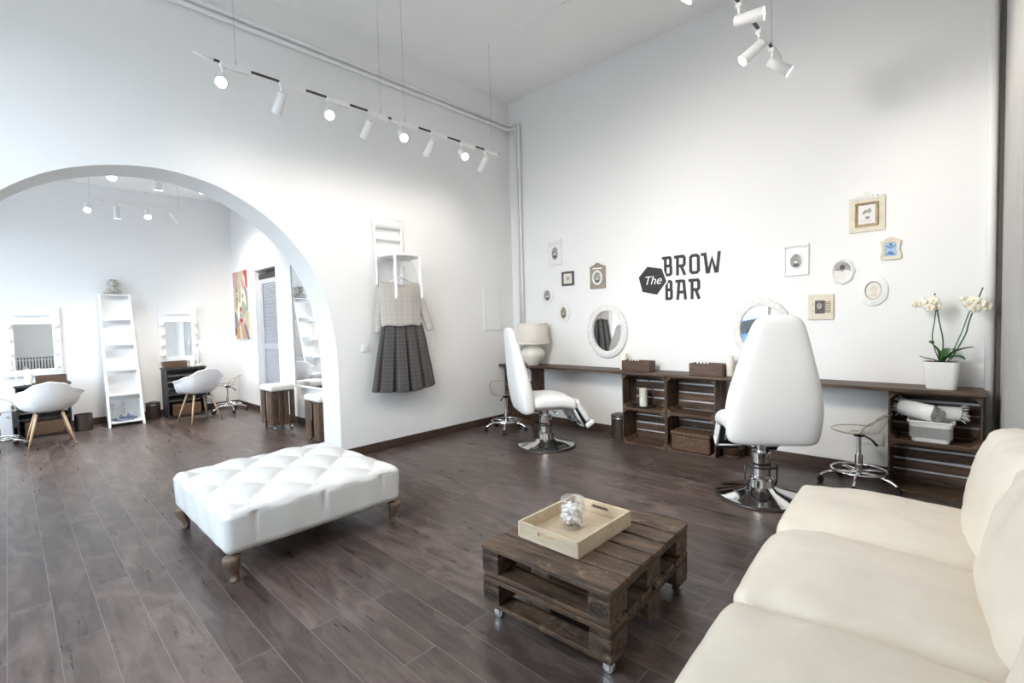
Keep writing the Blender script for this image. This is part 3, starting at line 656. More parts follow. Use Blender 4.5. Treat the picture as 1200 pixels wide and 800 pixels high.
# bins
def bin_(label, loc, r, h, lid=True, group='waste bins', mat='bin'):
    t = thing('waste_bin', label, 'bin', loc, 0, group)
    m = MB(); m.lathe([(0, 0.0), (r * 0.97, 0.0), (r, 0.012), (r, h * 0.86)] + ([(0, h * 0.86)] if lid else [(r * 0.96, h * 0.86), (r * 0.93, 0.02), (0, 0.02)]), 32); m.build('bin_body', M[mat], t, auto=40)
    if lid:
        m = MB(); m.lathe([(r * 1.03, h * 0.855), (r * 1.03, h * 0.9), (r * 0.99, h * 0.95), (r * 0.6, h), (0, h)], 32); m.build('bin_lid', M[mat], t, auto=40)
        m = MB(); m.lathe([(r * 1.005, h * 0.80), (r * 1.02, h * 0.81), (r * 1.02, h * 0.845), (r * 1.005, h * 0.852)], 32); m.build('bin_band', M['steel'], t, smooth=True)
    return t
bin_('dark bin with a steel band on the floor beside the middle crates', (-2.90, 4.86, 0), 0.10, 0.29)
hamper2 = thing('round_basket', 'round brown wicker basket on the floor behind the white chair', 'basket', (-1.64, 4.88, 0))
m = MB(); m.lathe([(0, 0), (0.09, 0)] + [(0.09 + 0.022 * k / 12 + 0.002 * (k % 2), 0.012 + 0.013 * k) for k in range(13)] + [(0.104, 0.165), (0.1, 0.03), (0, 0.03)], 40); m.build('basket_body', M['wick_brown'], hamper2, smooth=True)
m = MB(); m.tube([(0.113 * math.cos(a * PI / 16), 0.113 * math.sin(a * PI / 16), 0.17) for a in range(32)], 0.006, 8, closed=True); m.build('basket_rim', M['wick_brown'], hamper2, smooth=True)
# ------------------------------------------------------------------ pictures on the logo wall
def wall_thing(name, label, cat, x, z, group=None): return thing(name, label, cat, (x, YB, z), 0, group)
FR = lambda u, v, q: (u, -q, v)
def portrait(t, kind, a, b, c=(0, 0), q=0.008, bgm='paperg', fgm='paperd', lt='paper'):
    """small sitter or drawing in an oval / rectangular opening"""
    par = MB(); out = ell(a, b, 36, c) if kind == 'oval' else rect(c[0] - a, c[1] - b, c[0] + a, c[1] + b)
    par.prism(out, FR, 0.001, q); o = par.build('photo', M[bgm], t)
    return o
def blob(o, poly, mat, q, name='printed_figure'):
    m = MB(); m.prism(poly, FR, q - 0.0006, q + 0.0006); return m.build(name, M[mat], o)
def sitter(o, c, s, q, dark='paperd', light='paper'):
    body = [(-.5, -.78), (-.62, -.5), (-.4, -.24), (-.18, -.1), (.18, -.1), (.42, -.26), (.62, -.5), (.5, -.78)]
    blob(o, [(c[0] + x * s, c[1] + y * s) for x, y in body], dark, q + 0.0012)
    blob(o, ell(0.30 * s, 0.36 * s, 18, (c[0], c[1] + 0.24 * s)), light, q + 0.0022)
    blob(o, [(c[0] + x * s, c[1] + y * s) for x, y in ((-.36, .2), (-.36, .5), (-.15, .7), (.2, .7), (.38, .45), (.36, .15), (.26, .42), (0, .5), (-.25, .42))], dark, q + 0.0034)
def ornate(n, amp, base=1.0): return lambda a: base + amp * abs(math.sin(a * n / 2))
def crest(t, w, z, h, mat, q=0.022):
    """carved crest along the top edge of a frame"""
    m = MB(); P = [(-w, 0), (-w * .8, h * .35), (-w * .45, h * .55), (-w * .2, h * .95), (0, h), (w * .2, h * .95), (w * .45, h * .55), (w * .8, h * .35), (w, 0)]
    m.prism([(x, z + y) for x, y in P], FR, 0.004, q)
    for x in (-.6, -.3, 0, .3, .6): m.rbox((x * w, -q, z + h * (0.32 + 0.2 * (x == 0))), (w * .12, 0.006, h * .2), 0.005, 2, 2)
    m.build('carved_crest', mat, t, bevel=0.002)

# left cluster
t = wall_thing('picture_frame', 'white rectangular frame with an oval portrait, highest of the cluster near the pipes', 'picture', -3.905, 2.275, 'pictures left of the logo')
m = MB(); m.prism(rect(-.105, -.165, .105, .165), FR, 0, .010); m.frame(rect(-.105, -.165, .105, .165), rect(-.09, -.15, .09, .15), FR, 0.0095, .020); m.frame(ell(.062, .092, 36, (0, -.01)), ell(.052, .080, 36, (0, -.01)), FR, .0095, .018); m.build('frame', M['framewhite'], t, bevel=.0015)
o = portrait(t, 'oval', .053, .081, (0, -.01), .0125); sitter(o, (0, -.03), .05, .0125)
m = MB()
for i in range(9): m.rbox((-.06 + i * .015, -.014, .115 + .006 * math.sin(i * 1.6)), (.009, .006, .010), .005, 2, 2)
m.build('carved_crest', M['shabby'], t, smooth=True)
t = wall_thing('picture_frame', 'small dark square frame with a pale picture', 'picture', -3.705, 1.92, 'pictures left of the logo')
m = MB(); m.frame(rect(-.095, -.09, .095, .09), rect(-.068, -.064, .068, .064), FR, 0, .022); m.build('frame', M['framedark'], t, bevel=.003)
o = portrait(t, 'r', .067, .063, (0, 0), .010, 'paper'); m = MB(); m.prism(rect(-.04, -.036, .04, .036), FR, .0095, .0112); m.build('print', M['framecream'], o)
blob(o, ell(.02, .022, 14), 'paperg', .012)
t = wall_thing('picture_frame', 'taupe rectangular frame with a white oval portrait', 'picture', -3.255, 1.905, 'pictures left of the logo')
m = MB(); m.prism(rect(-.11, -.14, .11, .13), FR, 0, .016); m.build('frame', M['frametaupe'], t, bevel=.003)
crest(t, .10, .115, .055, M['frametaupe']); m = MB(); m.frame(ell(.072, .090, 36, (0, -.01)), ell(.052, .068, 36, (0, -.01)), FR, .0155, .023); m.build('oval_mount', M['framewhite'], t, bevel=.002)
m = MB(); m.prism([(-.07, .095), (.07, .095), (.06, .112), (-.06, .112)], FR, .0155, .018); m.build('name_plate', M['framewhite'], t)
o = portrait(t, 'oval', .0525, .0685, (0, -.01), .0175); sitter(o, (0, -.03), .045, .0175)
def oval_pic(label, x, z, a, b, ia, ib, group, fm='framewhite', bgm='paperg', wob=None, who=True, rim=None):
    t = wall_thing('picture_frame', label, 'picture', x, z, group); m = MB()
    m.frame(ell(a, b, 48, (0, 0), wob), ell(ia * 1.12, ib * 1.12, 48), FR, 0, .012, .020); m.frame(ell(ia * 1.14, ib * 1.14, 48), ell(ia, ib, 48), FR, 0.004, .021, .016); m.build('frame', M[fm], t, bevel=.002)
    if rim: m = MB(); m.frame(ell(ia * 1.02, ib * 1.02, 48), ell(ia * .95, ib * .95, 48), FR, .005, .0175, .014); m.build('inner_rim', M[rim], t)
    o = portrait(t, 'oval', ia * 1.01, ib * 1.01, (0, 0), .0105, bgm)
    if who: sitter(o, (0, -ib * .25), ia * .8, .0105)
    return t, o
oval_pic('small white oval frame with a dark portrait, lowest left beside the pipes', -4.05, 1.72, .098, .122, .056, .070, 'pictures left of the logo')
oval_pic('small white oval frame with a brownish portrait, just above the table lamp', -3.785, 1.48, .10, .128, .046, .074, 'pictures left of the logo', bgm='frametaupe')
# right cluster
t = wall_thing('picture_frame', 'white rectangular frame with an oval portrait above the second oval mirror', 'picture', -1.118, 1.883, 'pictures right of the logo')
m = MB(); m.prism(rect(-.10, -.14, .10, .14), FR, 0, .010); m.frame(rect(-.10, -.14, .10, .14), rect(-.088, -.128, .088, .128), FR, .0095, .02); m.frame(ell(.056, .074, 36, (0, -.01)), ell(.046, .062, 36, (0, -.01)), FR, .0095, .018); m.build('frame', M['framewhite'], t, bevel=.0015)
o = portrait(t, 'oval', .047, .063, (0, -.01), .0125); sitter(o, (0, -.025), .042, .0125)
m = MB()
for i in range(11): m.rbox((-.075 + i * .015, -.016, .118 + .012 * math.cos((i - 5) * .32)), (.010, .008, .010), .006, 2, 2)
m.build('carved_crest', M['shabby'], t, smooth=True)
t = wall_thing('picture_frame', 'large cream frame with a carved crest and gold inner border', 'picture', -.597, 2.21, 'pictures right of the logo')
m = MB(); m.prism(rect(-.122, -.145, .122, .145), FR, 0, .014); m.build('frame', M['framecream'], t, bevel=.003); crest(t, .105, .118, .07, M['shabby'], .02)
m = MB(); m.frame(rect(-.078, -.10, .078, .095), rect(-.058, -.08, .058, .075), FR, .0135, .025, .018)
for i in range(14):
    for sx in (-1, 1): m.rbox((sx * .075, -.022, -.092 + i * .0138), (.005, .005, .005), .004, 1, 2)
m.build('gold_border', M['framegold'], t)
o = portrait(t, 'r', .059, .078, (0, -.002), .0165, 'paper')
blob(o, [(-.03, .01), (-.015, .035), (0, .03), (.02, .05), (.035, .02), (.02, .0), (0, .012), (-.02, -.004)], 'paperg', .0178); blob(o, ell(.018, .012, 14, (.005, -.03)), 'paperg', .0178); blob(o, rect(-.035, -.056, .032, -.053), 'paperg', .0178)
t = wall_thing('picture_frame', 'small cream scalloped frame with a blue picture', 'picture', -.437, 1.905, 'pictures right of the logo')
m = MB(); O = [(-.066, -.085), (-.03, -.09), (.03, -.09), (.066, -.085), (.07, -.05), (.058, -.02), (.058, .02), (.07, .06), (.05, .07), (.03, .085), (0, .095), (-.03, .085), (-.05, .07), (-.07, .06), (-.058, .02), (-.058, -.02), (-.07, -.05)]
I = [(-.037, -.062), (-.02, -.062), (.02, -.062), (.037, -.062), (.04, -.045), (.037, -.02), (.037, .01), (.038, .04), (.03, .048), (.015, .05), (0, .05), (-.015, .05), (-.03, .048), (-.038, .04), (-.037, .01), (-.037, -.02), (-.04, -.045)]
m.frame(O, I, FR, 0, .018, .012); m.build('frame', M['framecream'], t, bevel=.002)
o = portrait(t, 'r', .040, .062, (0, -.006), .008, 'paperb'); blob(o, [(-.03, .03), (0, .01), (.03, .03), (.03, .02), (0, -.002), (-.03, .02)], 'paperbd', .0093); blob(o, ell(.01, .012, 12, (0, .032)), 'paperbd', .0093); blob(o, [(-.03, -.05), (-.01, -.02), (.012, -.03), (.03, -.05)], 'paperbd', .0093)
t, o = oval_pic('white oval frame with scalloped edge, hanging left of the round frame', -.765, 1.75, .088, .112, .066, .086, 'pictures right of the logo', wob=lambda a: 1 + .035 * math.cos(8 * a), bgm='paper', who=False)
blob(o, [(-.06, .01), (-.055, .045), (-.03, .072), (0, .082), (.03, .072), (.055, .04), (.06, .0), (.02, .012), (0, -.004), (-.03, .008)], 'paperg', .0118); blob(o, ell(.02, .022, 14, (0, .035)), 'paperd', .013)
t, o = oval_pic('white round frame with a dark inner rim and pale portrait', -.55, 1.57, .098, .127, .054, .073, 'pictures right of the logo', bgm='paper', who=False, rim='framegold')
blob(o, ell(.024, .03, 16, (.004, .01)), 'framecream', .0118); blob(o, [(-.04, -.05), (-.02, -.02), (.02, -.02), (.035, -.05)], 'framecream', .0118)
t = wall_thing('picture_frame', 'beige square frame with a small dark print above the white chair', 'picture', -.925, 1.447, 'pictures right of the logo')
m = MB(); m.prism(rect(-.097, -.112, .097, .112), FR, 0, .018); m.build('frame', M['framecream'], t, bevel=.003)
o = portrait(t, 'r', .038, .058, (-.005, 0), .0195, 'paperd'); blob(o, ell(.02, .03, 14, (-.01, .01)), 'paperg', .0207)
m = MB(); m.frame(rect(.034, -.05, .075, .05), rect(.042, -.04, .066, .04), FR, .0175, .0225); m.build('side_motif', M['framegold'], o)
m = MB()
for i in range(5): m.prism(rect(.044, -.034 + i * .015, .064, -.028 + i * .015), FR, .0175, .022)
for z in (.03, -.03): m.prism(rect(-.062, z - .004, -.055, z + .004), FR, .0175, .0205)
m.build('motif_bars', M['framedark'], o)

# oval mirrors
def oval_mirror(label, x, z, a, b):
    t = wall_thing('oval_mirror', label, 'mirror', x, z, 'white carved oval mirrors')
    m = MB(); n = 96; prof = [(1.0, .004), (1.0, .022), (.965, .034), (.93, .027), (.90, .036), (.85, .040), (.80, .032), (.765, .036), (.745, .026), (.735, .010)]
    def s(u, v):
        i = v * (len(prof) - 1); k = prof[min(int(round(i)), len(prof) - 1)]; A = 2 * PI * u
        carve = .006 * math.sin(A * 22 + k[0] * 60) * (1 if .78 < k[0] < .92 else 0) + .004 * math.sin(A * 44) * (1 if k[0] > .93 else 0)
        kk = k[0] - (.012 * abs(math.sin(A * 12)) if k[0] >= 1 else 0); dd = b * (1 - kk); return ((a - dd) * math.cos(A), -(k[1] + carve), (b - dd) * math.sin(A))
    m.surf(s, n * 2, len(prof) - 1, cu=True); m.build('carved_frame', M['shabby'], t, smooth=True)
    m = MB(); m.prism(ell(a - b * .262, b * .738, 64), FR, .002, .011); m.build('mirror_glass', M['mirror'], t)
oval_mirror('white carved oval mirror above the worktop beside the table lamp', -3.135, 1.24, .282, .325)
oval_mirror('white carved oval mirror partly hidden by the tall chair back', -1.415, 1.255, .262, .30)

# lettering on the wall
t = wall_thing('wall_lettering', 'black shop lettering and hexagon on the white wall above the worktop', 'sign', 0, 0)
Q0, Q1 = .0005, .0035
m = MB(); m.prism([(-2.706, 1.852), (-2.598, 1.965), (-2.425, 1.928), (-2.372, 1.782), (-2.484, 1.644), (-2.662, 1.686)], FR, Q0, Q1); hexa = m.build('hexagon', M['ink'], t)
def text(s, size, loc, parent, mat, name, shear=0.0, ext=.0008, rotz=None, sx=1.0):
    cu = bpy.data.curves.new(name, 'FONT'); cu.body = s; cu.size = size; cu.align_x = 'CENTER'; cu.align_y = 'CENTER'; cu.shear = shear; cu.extrude = ext
    tmp = bpy.data.objects.new('tmp', cu); COL.objects.link(tmp); dg = bpy.context.evaluated_depsgraph_get(); dg.update(); me = bpy.data.meshes.new_from_object(tmp.evaluated_get(dg)); bpy.data.objects.remove(tmp)
    me.name = name; me.materials.clear(); me.materials.append(mat); o = bpy.data.objects.new(name, me); COL.objects.link(o); o.parent = parent; o.location = loc
    o.rotation_euler = rotz or (PI / 2, 0, 0); o.scale = (sx, 1, 1); return o
text('The', .135, (-2.54, -.0042, 1.803), hexa, M['white'], 'script_the', .28)
S = .031
def stroke(m, pts, w=S, closed=False):
    """flat mitred stroke in the wall plane"""
    OFF[0] += .00025; P = [Vector((p[0], p[1])) for p in pts]; n = len(P); L = []; R = []
    for i in range(n):
        d0 = (P[i] - P[i - 1]).normalized() if (i > 0 or closed) else None; d1 = (P[(i + 1) % n] - P[i]).normalized() if (i < n - 1 or closed) else None
        d0 = d0 or d1; d1 = d1 or d0; t_ = (d0 + d1).normalized(); nn = Vector((-t_.y, t_.x)); k = min(2.0, 1 / max(.3, nn.dot(Vector((-d0.y, d0.x)))))
        L.append(P[i] + nn * w / 2 * k); R.append(P[i] - nn * w / 2 * k)
    if closed: m.frame([tuple(p) for p in R], [tuple(p) for p in L], FRL, Q0, Q1)
    else:
        for i in range(n - 1): m.prism([tuple(R[i]), tuple(R[i + 1]), tuple(L[i + 1]), tuple(L[i])], FRL, Q0, Q1)
OFF = [0.0]
def FRL(u, v, q): return (u, -(q + (OFF[0] if q > .001 else 0)), v)
def letter(ch, x0, x1, z0, z1):
    m = MB(); OFF[0] = 0.0; h = S / 2; X = lambda u: x0 + h + (x1 - x0 - S) * u; Z = lambda v: z0 + h + (z1 - z0 - S) * v; c = .22; k = c * (x1 - x0 - S) / (z1 - z0 - S)
    pt = lambda *a: [(X(u), Z(v)) for u, v in a]
    if ch == 'O': stroke(m, pt((c, 0), (1 - c, 0), (1, k), (1, 1 - k), (1 - c, 1), (c, 1), (0, 1 - k), (0, k)), closed=True)
    if ch in 'BR':
        m.prism([(X(0) - h, z0), (X(0) + h, z0), (X(0) + h, z1), (X(0) - h, z1)], FRL, Q0, Q1)
        OFF[0] += .00025; m.prism([(x0 - .022, z1 - S), (x0 + .002, z1 - S), (x0 + .002, z1), (x0 - .022, z1)], FRL, Q0, Q1)
        mid = .52 if ch == 'B' else .46
        stroke(m, pt((0, 1), (1 - c, 1), (.94, 1 - k), (.94, mid + k), (1 - c, mid), (0, mid)))
        if ch == 'B': stroke(m, pt((1 - c, mid), (1, mid - k), (1, k), (1 - c, 0), (0, 0)))
        else: stroke(m, [(X(.5), Z(mid)), (X(1), z0)])
    if ch == 'A':
        stroke(m, [(X(0), z0), (X(.20), Z(1) - .004), (X(.36), Z(1)), (X(.64), Z(1)), (X(.80), Z(1) - .004), (X(1), z0)]); stroke(m, [(X(.1), Z(.36)), (X(.9), Z(.36))])
        OFF[0] += .00025; m.prism([(X(.20) - .04, z1 - S), (X(.36), z1 - S), (X(.36), z1), (X(.20) - .04, z1)], FRL, Q0, Q1)
    if ch == 'W':
        stroke(m, [(X(0), z1), (X(.16), z0 + h), (X(.26), z0 + h), (X(.5), Z(.72)), (X(.74), z0 + h), (X(.84), z0 + h), (X(1), z1)])
        OFF[0] += .00025; m.prism([(x0 - .025, z1 - S), (x0 + .002, z1 - S), (x0 + .002, z1), (x0 - .025, z1)], FRL, Q0, Q1)
    m.build('letter_' + ch.lower(), M['ink'], t)
letter('B', -2.400, -2.305, 1.838, 2.055); letter('R', -2.262, -2.150, 1.838, 2.053); letter('O', -2.118, -2.004, 1.838, 2.048); letter('W', -1.968, -1.790, 1.832, 2.048)
letter('B', -2.388, -2.302, 1.578, 1.795); letter('A', -2.264, -2.146, 1.575, 1.792); letter('R', -2.105, -1.998, 1.575, 1.790)
m = MB(); m.frame([(-2.722, 1.855), (-2.602, 1.982), (-2.413, 1.942), (-2.354, 1.780), (-2.480, 1.627), (-2.672, 1.674)], [(-2.706, 1.852), (-2.598, 1.965), (-2.425, 1.928), (-2.372, 1.782), (-2.484, 1.644), (-2.662, 1.686)], FR, Q0, Q1 + .0022); m.build('white_outline', M['wall'], hexa)

# ------------------------------------------------------------------ things on the arch wall
t = thing('light_switch', 'white light switch on the arch wall left of the skirt', 'switch', (XL, 2.64, 1.145))
m = MB(); m.rbox((0.005, 0, 0), (0.006, 0.041, 0.041), 0.005, 2, 2); m.build('switch_plate', M['white'], t, smooth=True)
m = MB(); m.box((0.0125, 0, 0), (0.004, 0.05, 0.05), (0, 0.05, 0)); m.build('rocker', M['white'], t, bevel=.001)
t = thing('access_panel', 'white flush access panel on the arch wall near the corner', 'panel', (XL, 4.575, 1.56))
FL = lambda u, v, q: (q, u, v)
m = MB(); m.frame(rect(-.165, -.285, .165, .285), rect(-.145, -.265, .145, .265), FL, 0, .012); m.build('panel_frame', M['wall'], t, bevel=.002)
m = MB(); m.prism(rect(-.141, -.261, .141, .261), FL, 0, .007); m.build('panel_door', M['wall'], t, bevel=.002)

# white chair mounted on the wall; it carries the clothes on a hanger
t = thing('mounted_chair', 'white bentwood chair mounted high on the arch wall above the clothes', 'chair', (XL, 2.965, 2.12))
def cp(name, *tubes):
    m = MB()
    for pts, r in tubes: m.tube(smooth_path(pts, 6), r, 10)
    return m.build(name, M['white'], t, smooth=True)
def seat_o(k, n=40):
    o = []
    for i in range(n):
        a = 2 * PI * i / n; c_, s_ = math.cos(a), math.sin(a); e = 2.6
        o.append((0.215 + .205 * k * abs(c_) ** (2 / e) * (1 if c_ > 0 else -1), .20 * k * abs(s_) ** (2 / e) * (1 if s_ > 0 else -1)))
    return o
m = MB(); rings = [[m.v((x, y, z)) for x, y in seat_o(k)] for k, z in ((.95, -.012), (1.0, -.004), (1.0, .014), (.96, .022))]
for a, b in zip(rings, rings[1:]): m.bridge(a, b)
m.f(list(reversed(rings[0]))); m.f(rings[-1]); m.build('seat', M['white'], t, auto=40)
for s in (-1, 1):
    cp('back_post', ([(.035, s * .165, -.02), (.03, s * .168, .15), (.022, s * .172, .30), (.018, s * .178, .44)], .0145))
    cp('leg', ([(.04, s * .165, -.015), (.035, s * .16, -.15), (.025, s * .158, -.30)], .015)); cp('leg', ([(.385, s * .155, -.01), (.39, s * .158, -.20), (.40, s * .165, -.46)], .015))
def slat(z0, z1):
    m = MB(); n = 12
    def s(u, v): a = (u - .5) * 2; return (.018 + .022 * a * a - .004 + (.006 if v in (0, 1) else 0), a * .172, z0 + (z1 - z0) * v)
    m.surf(lambda u, v: (.022 + .014 * (1 - (2 * u - 1) ** 2), (2 * u - 1) * .172, z0 + (z1 - z0) * v), n, 2); m.build('back_slat', M['white'], t, smooth=True, solid=.014)
slat(.335, .445); slat(.20, .275)
cp('bentwood_arch', ([(.375, -.152, -.30), (.355, -.150, -.16), (.31, -.10, -.055), (.28, 0, -.035), (.31, .10, -.055), (.355, .150, -.16), (.375, .152, -.30)], .009))
XC = 0.17   # clothes hang this far from the wall
t = thing('coat_hanger', 'white coat hanger hooked under the wall chair', 'hanger', (XL + XC, 3.03, 1.86))
m = MB(); m.tube(smooth_path([(0, 0, .05), (0, 0, .13), (0, .02, .16), (0, .045, .145), (0, .04, .12)], 6), .003, 8); m.build('hook', M['steel'], t, smooth=True)
m = MB(); m.tube(smooth_path([(0, -.20, -.04), (0, -.10, .012), (0, 0, .05), (0, .10, .012), (0, .20, -.04)], 6), .011, 10, flat=1.5); m.build('hanger_arm', M['white'], t, smooth=True)
# skirt
t = thing('pleated_skirt', 'dark grey checked pleated skirt hanging on the arch wall', 'skirt', (XL + XC, 3.02, 0.68))
m = MB()
def sk(u, v):
    a = 2 * PI * u; k = v; z = .715 - .715 * k
    rx = .055 + .085 * k ** .8; ry = .255 + .150 * k ** .85; q_ = (u * 11 + .12 * math.sin(a * 3)) % 1.0; dq = min(q_, 1 - q_); pl = 1 - math.exp(-(dq / .11) ** 2)
    d = 1 - (.25 + .55 * k ** .6) * (1 - pl)
    zz = z - .03 * k * math.cos(a) * 0 + .022 * k * (.3 * pl - .2) - .035 * k * (1 - abs(math.sin(a)))
    return (math.cos(a) * rx * d, math.sin(a) * ry * (1 - (1 - d) * .18), zz)
m.surf(sk, 208, 24, cu=True, uv=lambda u, v: (u * 2.0, v * .72)); m.build('skirt_body', M['skirt'], t, smooth=True, solid=.004)
m = MB(); m.surf(lambda u, v: (math.cos(2 * PI * u) * .057, math.sin(2 * PI * u) * .258, .70 + .03 * v), 60, 2, cu=True, uv=lambda u, v: (u * 2, v * .03)); m.build('waistband', M['skirt'], t, smooth=True, solid=.005)
# blouse
t = thing('checked_blouse', 'beige checked boat-neck blouse on the hanger above the skirt', 'blouse', (XL + XC, 3.005, 1.375))
m = MB()
def bl(u, v):
    a = 2 * PI * u; k = v; ry = .245 + .03 * math.sin(PI * k) * .4 + .012 * (k > .9); rx = .085 * (1 - .55 * max(0, (k - .7) / .3)) + .006 * math.sin(a * 7) * (1 - k)
    y = math.sin(a) * ry; z = .475 * k
    if k > .92: z -= .03 * max(0, 1 - abs(y) / .17)
    return (math.cos(a) * rx, y, z + .006 * math.sin(a * 5) * (1 - k))
m.surf(bl, 72, 22, cu=True, uv=lambda u, v: (u * 1.1, v * .48)); m.build('bodice', M['blouse'], t, smooth=True, solid=.005)
for s in (-1, 1):
    m = MB(); P = smooth_path([(-.01, s * .19, .43), (-.01, s * .245, .33), (.0, s * .30, .18), (.02, s * .375, -.06)] if s > 0 else [(-.03, s * .16, .44), (-.065, s * .195, .34), (-.08, s * .215, .18), (-.085, s * .235, -.07)], 8); n = len(P)
    def sv(u, v):
        i = v * (n - 1); p = P[int(round(i))]; a = 2 * PI * u; r = .062 - .016 * v; tan = (P[min(int(round(i)) + 1, n - 1)] - P[max(int(round(i)) - 1, 0)]).normalized(); sd = tan.cross(Vector((1, 0, 0))).normalized()
        return p + Vector((1, 0, 0)) * (math.cos(a) * r * .75) + sd * (math.sin(a) * r * (1 + .05 * math.sin(v * 26)))
    m.surf(sv, 20, n - 1, cu=True, uv=lambda u, v: (u * .35, v * .5)); m.build('sleeve', M['blouse'], t, smooth=True, solid=.004)
# ------------------------------------------------------------------ pedicure chairs
def pedicure_chair(label, loc, rz, lift=0.0):
    t = thing('pedicure_chair', label, 'chair', loc, rz, 'white treatment chairs')
    m = MB(); m.lathe([(0, 0.0), (0.325, 0.0), (0.33, 0.006), (0.325, 0.016), (0.31, 0.02)], 64); m.build('base_rim', M['dark'], t, auto=40)
    m = MB(); m.lathe([(0.312, 0.0195), (0.30, 0.025), (0.13, 0.062), (0.095, 0.085), (0.085, 0.14), (0.072, 0.15)], 64); m.build('base_plate', M['chrome'], t, auto=40)
    m = MB(); m.lathe([(0.072, 0.12), (0.072, 0.16), (0.068, 0.165), (0.068, 0.345), (0.060, 0.352), (0.0, 0.352)], 40); m.lathe([(0.0, 0.34), (0.034, 0.34), (0.034, 0.43 + lift), (0, 0.43 + lift)], 32); m.build('column', M['chrome'], t, auto=35)
    m = MB(); m.tube([(0.115 * math.cos(a), 0.115 * math.sin(a), 0.245) for a in [math.radians(x) for x in range(180, 361, 12)]], 0.009, 8); m.tube([(-.115, 0, .245), (-.112, 0, .13), (-.10, 0, .075)], .007, 8); m.tube([(.115, 0, .245), (.112, 0, .13), (.10, 0, .075)], .007, 8); m.build('pump_lever', M['dark'], t, smooth=True)
    # seat frame
    m = MB(); m.box((0, .04, .437), (.34, .38, .02)); m.box((0, -.02, .42), (.16, .2, .03))
    for s in (-1, 1): m.box((s * .2, .05, .447), (.03, .42, .03)); m.tube([(s * .14, -.12, .40), (s * .14, -.22, .415), (s * .14, -.30, .45)], .011, 8)
    m.build('seat_frame', M['steel'], t, bevel=.003)
    m = MB(); m.tube([(.22, .02, .42), (.30, .02, .415), (.34, .03, .41)], .008, 8); m.build('side_lever', M['steel'], t, smooth=True)
    def puff(P, n):
        P = P.copy(); e = max(0, (P.y - .04) / .2); P.z -= .045 * e * e
        if n.z > .3: P.z += .03 * (1 - (P.x / .28) ** 2) * (1 - (P.y / .26) ** 4)
        return P
    m = MB(); m.rbox((0, .035, .515), (.28, .245, .06), .05, 4, 10, puff); m.build('seat', M['leather_w'], t, smooth=True)
    # backrest: wide rounded bottom tapering to a narrow rounded head
    zs = [0, .02, .06, .14, .25, .38, .52, .66, .78, .86, .90, .925, .935]; ws = [.268, .296, .306, .315, .322, .304, .268, .228, .193, .168, .145, .11, .06]; ts = [.085, .115, .13, .138, .138, .128, .11, .092, .078, .068, .058, .042, .024]
    R = Matrix.Rotation(math.radians(9.5), 4, 'X'); piv = Vector((0, -.245, .405)); m = MB(); rings = []; nn = 36
    for z, wv, tv in zip(zs, ws, ts):
        rg = []
        for i in range(nn):
            a = 2 * PI * i / nn; e = 4.2; c_, s_ = math.cos(a), math.sin(a); x = wv * abs(c_) ** (2 / e) * (1 if c_ > 0 else -1); y = tv * .62 * abs(s_) ** (2 / 2.6) * (1 if s_ > 0 else -1)
            rg.append(m.v(piv + (R @ Vector((x, y - .045 * math.sin(PI * z / .95) * 0, z)))))
        rings.append(rg)
    for a, b in zip(rings, rings[1:]): m.bridge(a, b)
    m.f(list(reversed(rings[0]))); m.f(rings[-1]); b_ = m.build('backrest', M['leather_w'], t, smooth=True, sub=1)
    # split leg rests
    for s in (-1, 1):
        L = Matrix.Rotation(math.radians(-58), 4, 'X'); o = Vector((s * .148, .285, .505))
        lf = lambda p: o + (L @ Vector(p))
        m = MB(); m.rbox(o + (L @ Vector((0, .12, -.005))), (.105, .135, .034), .03, 4, 8, lambda P, n: P + Vector((0, 0, .012 * (1 - (P.x / .115) ** 2))), rot=L.to_3x3()); lr = m.build('leg_rest', M['leather_w'], t, smooth=True)
        m = MB(); m.T = Matrix.Translation(o) @ L; m.box((0, .13, -.052), (.185, .25, .030)); m.build('leg_rest_shell', M['black'], lr, bevel=.004)
        m = MB(); m.T = Matrix.Translation(o) @ L
        for q in (-1, 1): m.tube([(q * .092, -.03, -.065), (q * .096, .15, -.080), (q * .092, .265, -.082)], .011, 8)
        m.tube([(-.092, .265, -.082), (.092, .265, -.082)], .010, 8); m.tube([(-.03, .02, -.065), (-.03, .22, -.068)], .008, 8); m.build('leg_rest_bracket', M['white'], lr, smooth=True)
        m = MB(); m.rbox(o + (L @ Vector((0, .290, -.005))), (.100, .032, .060), .028, 4, 4, rot=L.to_3x3()); lr2 = m.build('foot_pad', M['leather_w'], lr, smooth=True)
        m = MB(); m.T = Matrix.Translation(o) @ L; m.box((0, .285, -.07), (.175, .06, .03)); m.build('foot_pad_shell', M['black'], lr, bevel=.003)
    for ch in t.children:
        if ch.name.split('.')[0] in ('seat_frame', 'side_lever', 'seat', 'backrest', 'leg_rest'): ch.location.z += lift
    return t
pedicure_chair('white treatment chair seen from the side in front of the first oval mirror', (-3.37, 4.07, 0), math.radians(CH1))
pedicure_chair('white treatment chair seen from behind, its tall back towards the sofa', (-1.12, 3.93, 0), math.radians(CH2), .065)

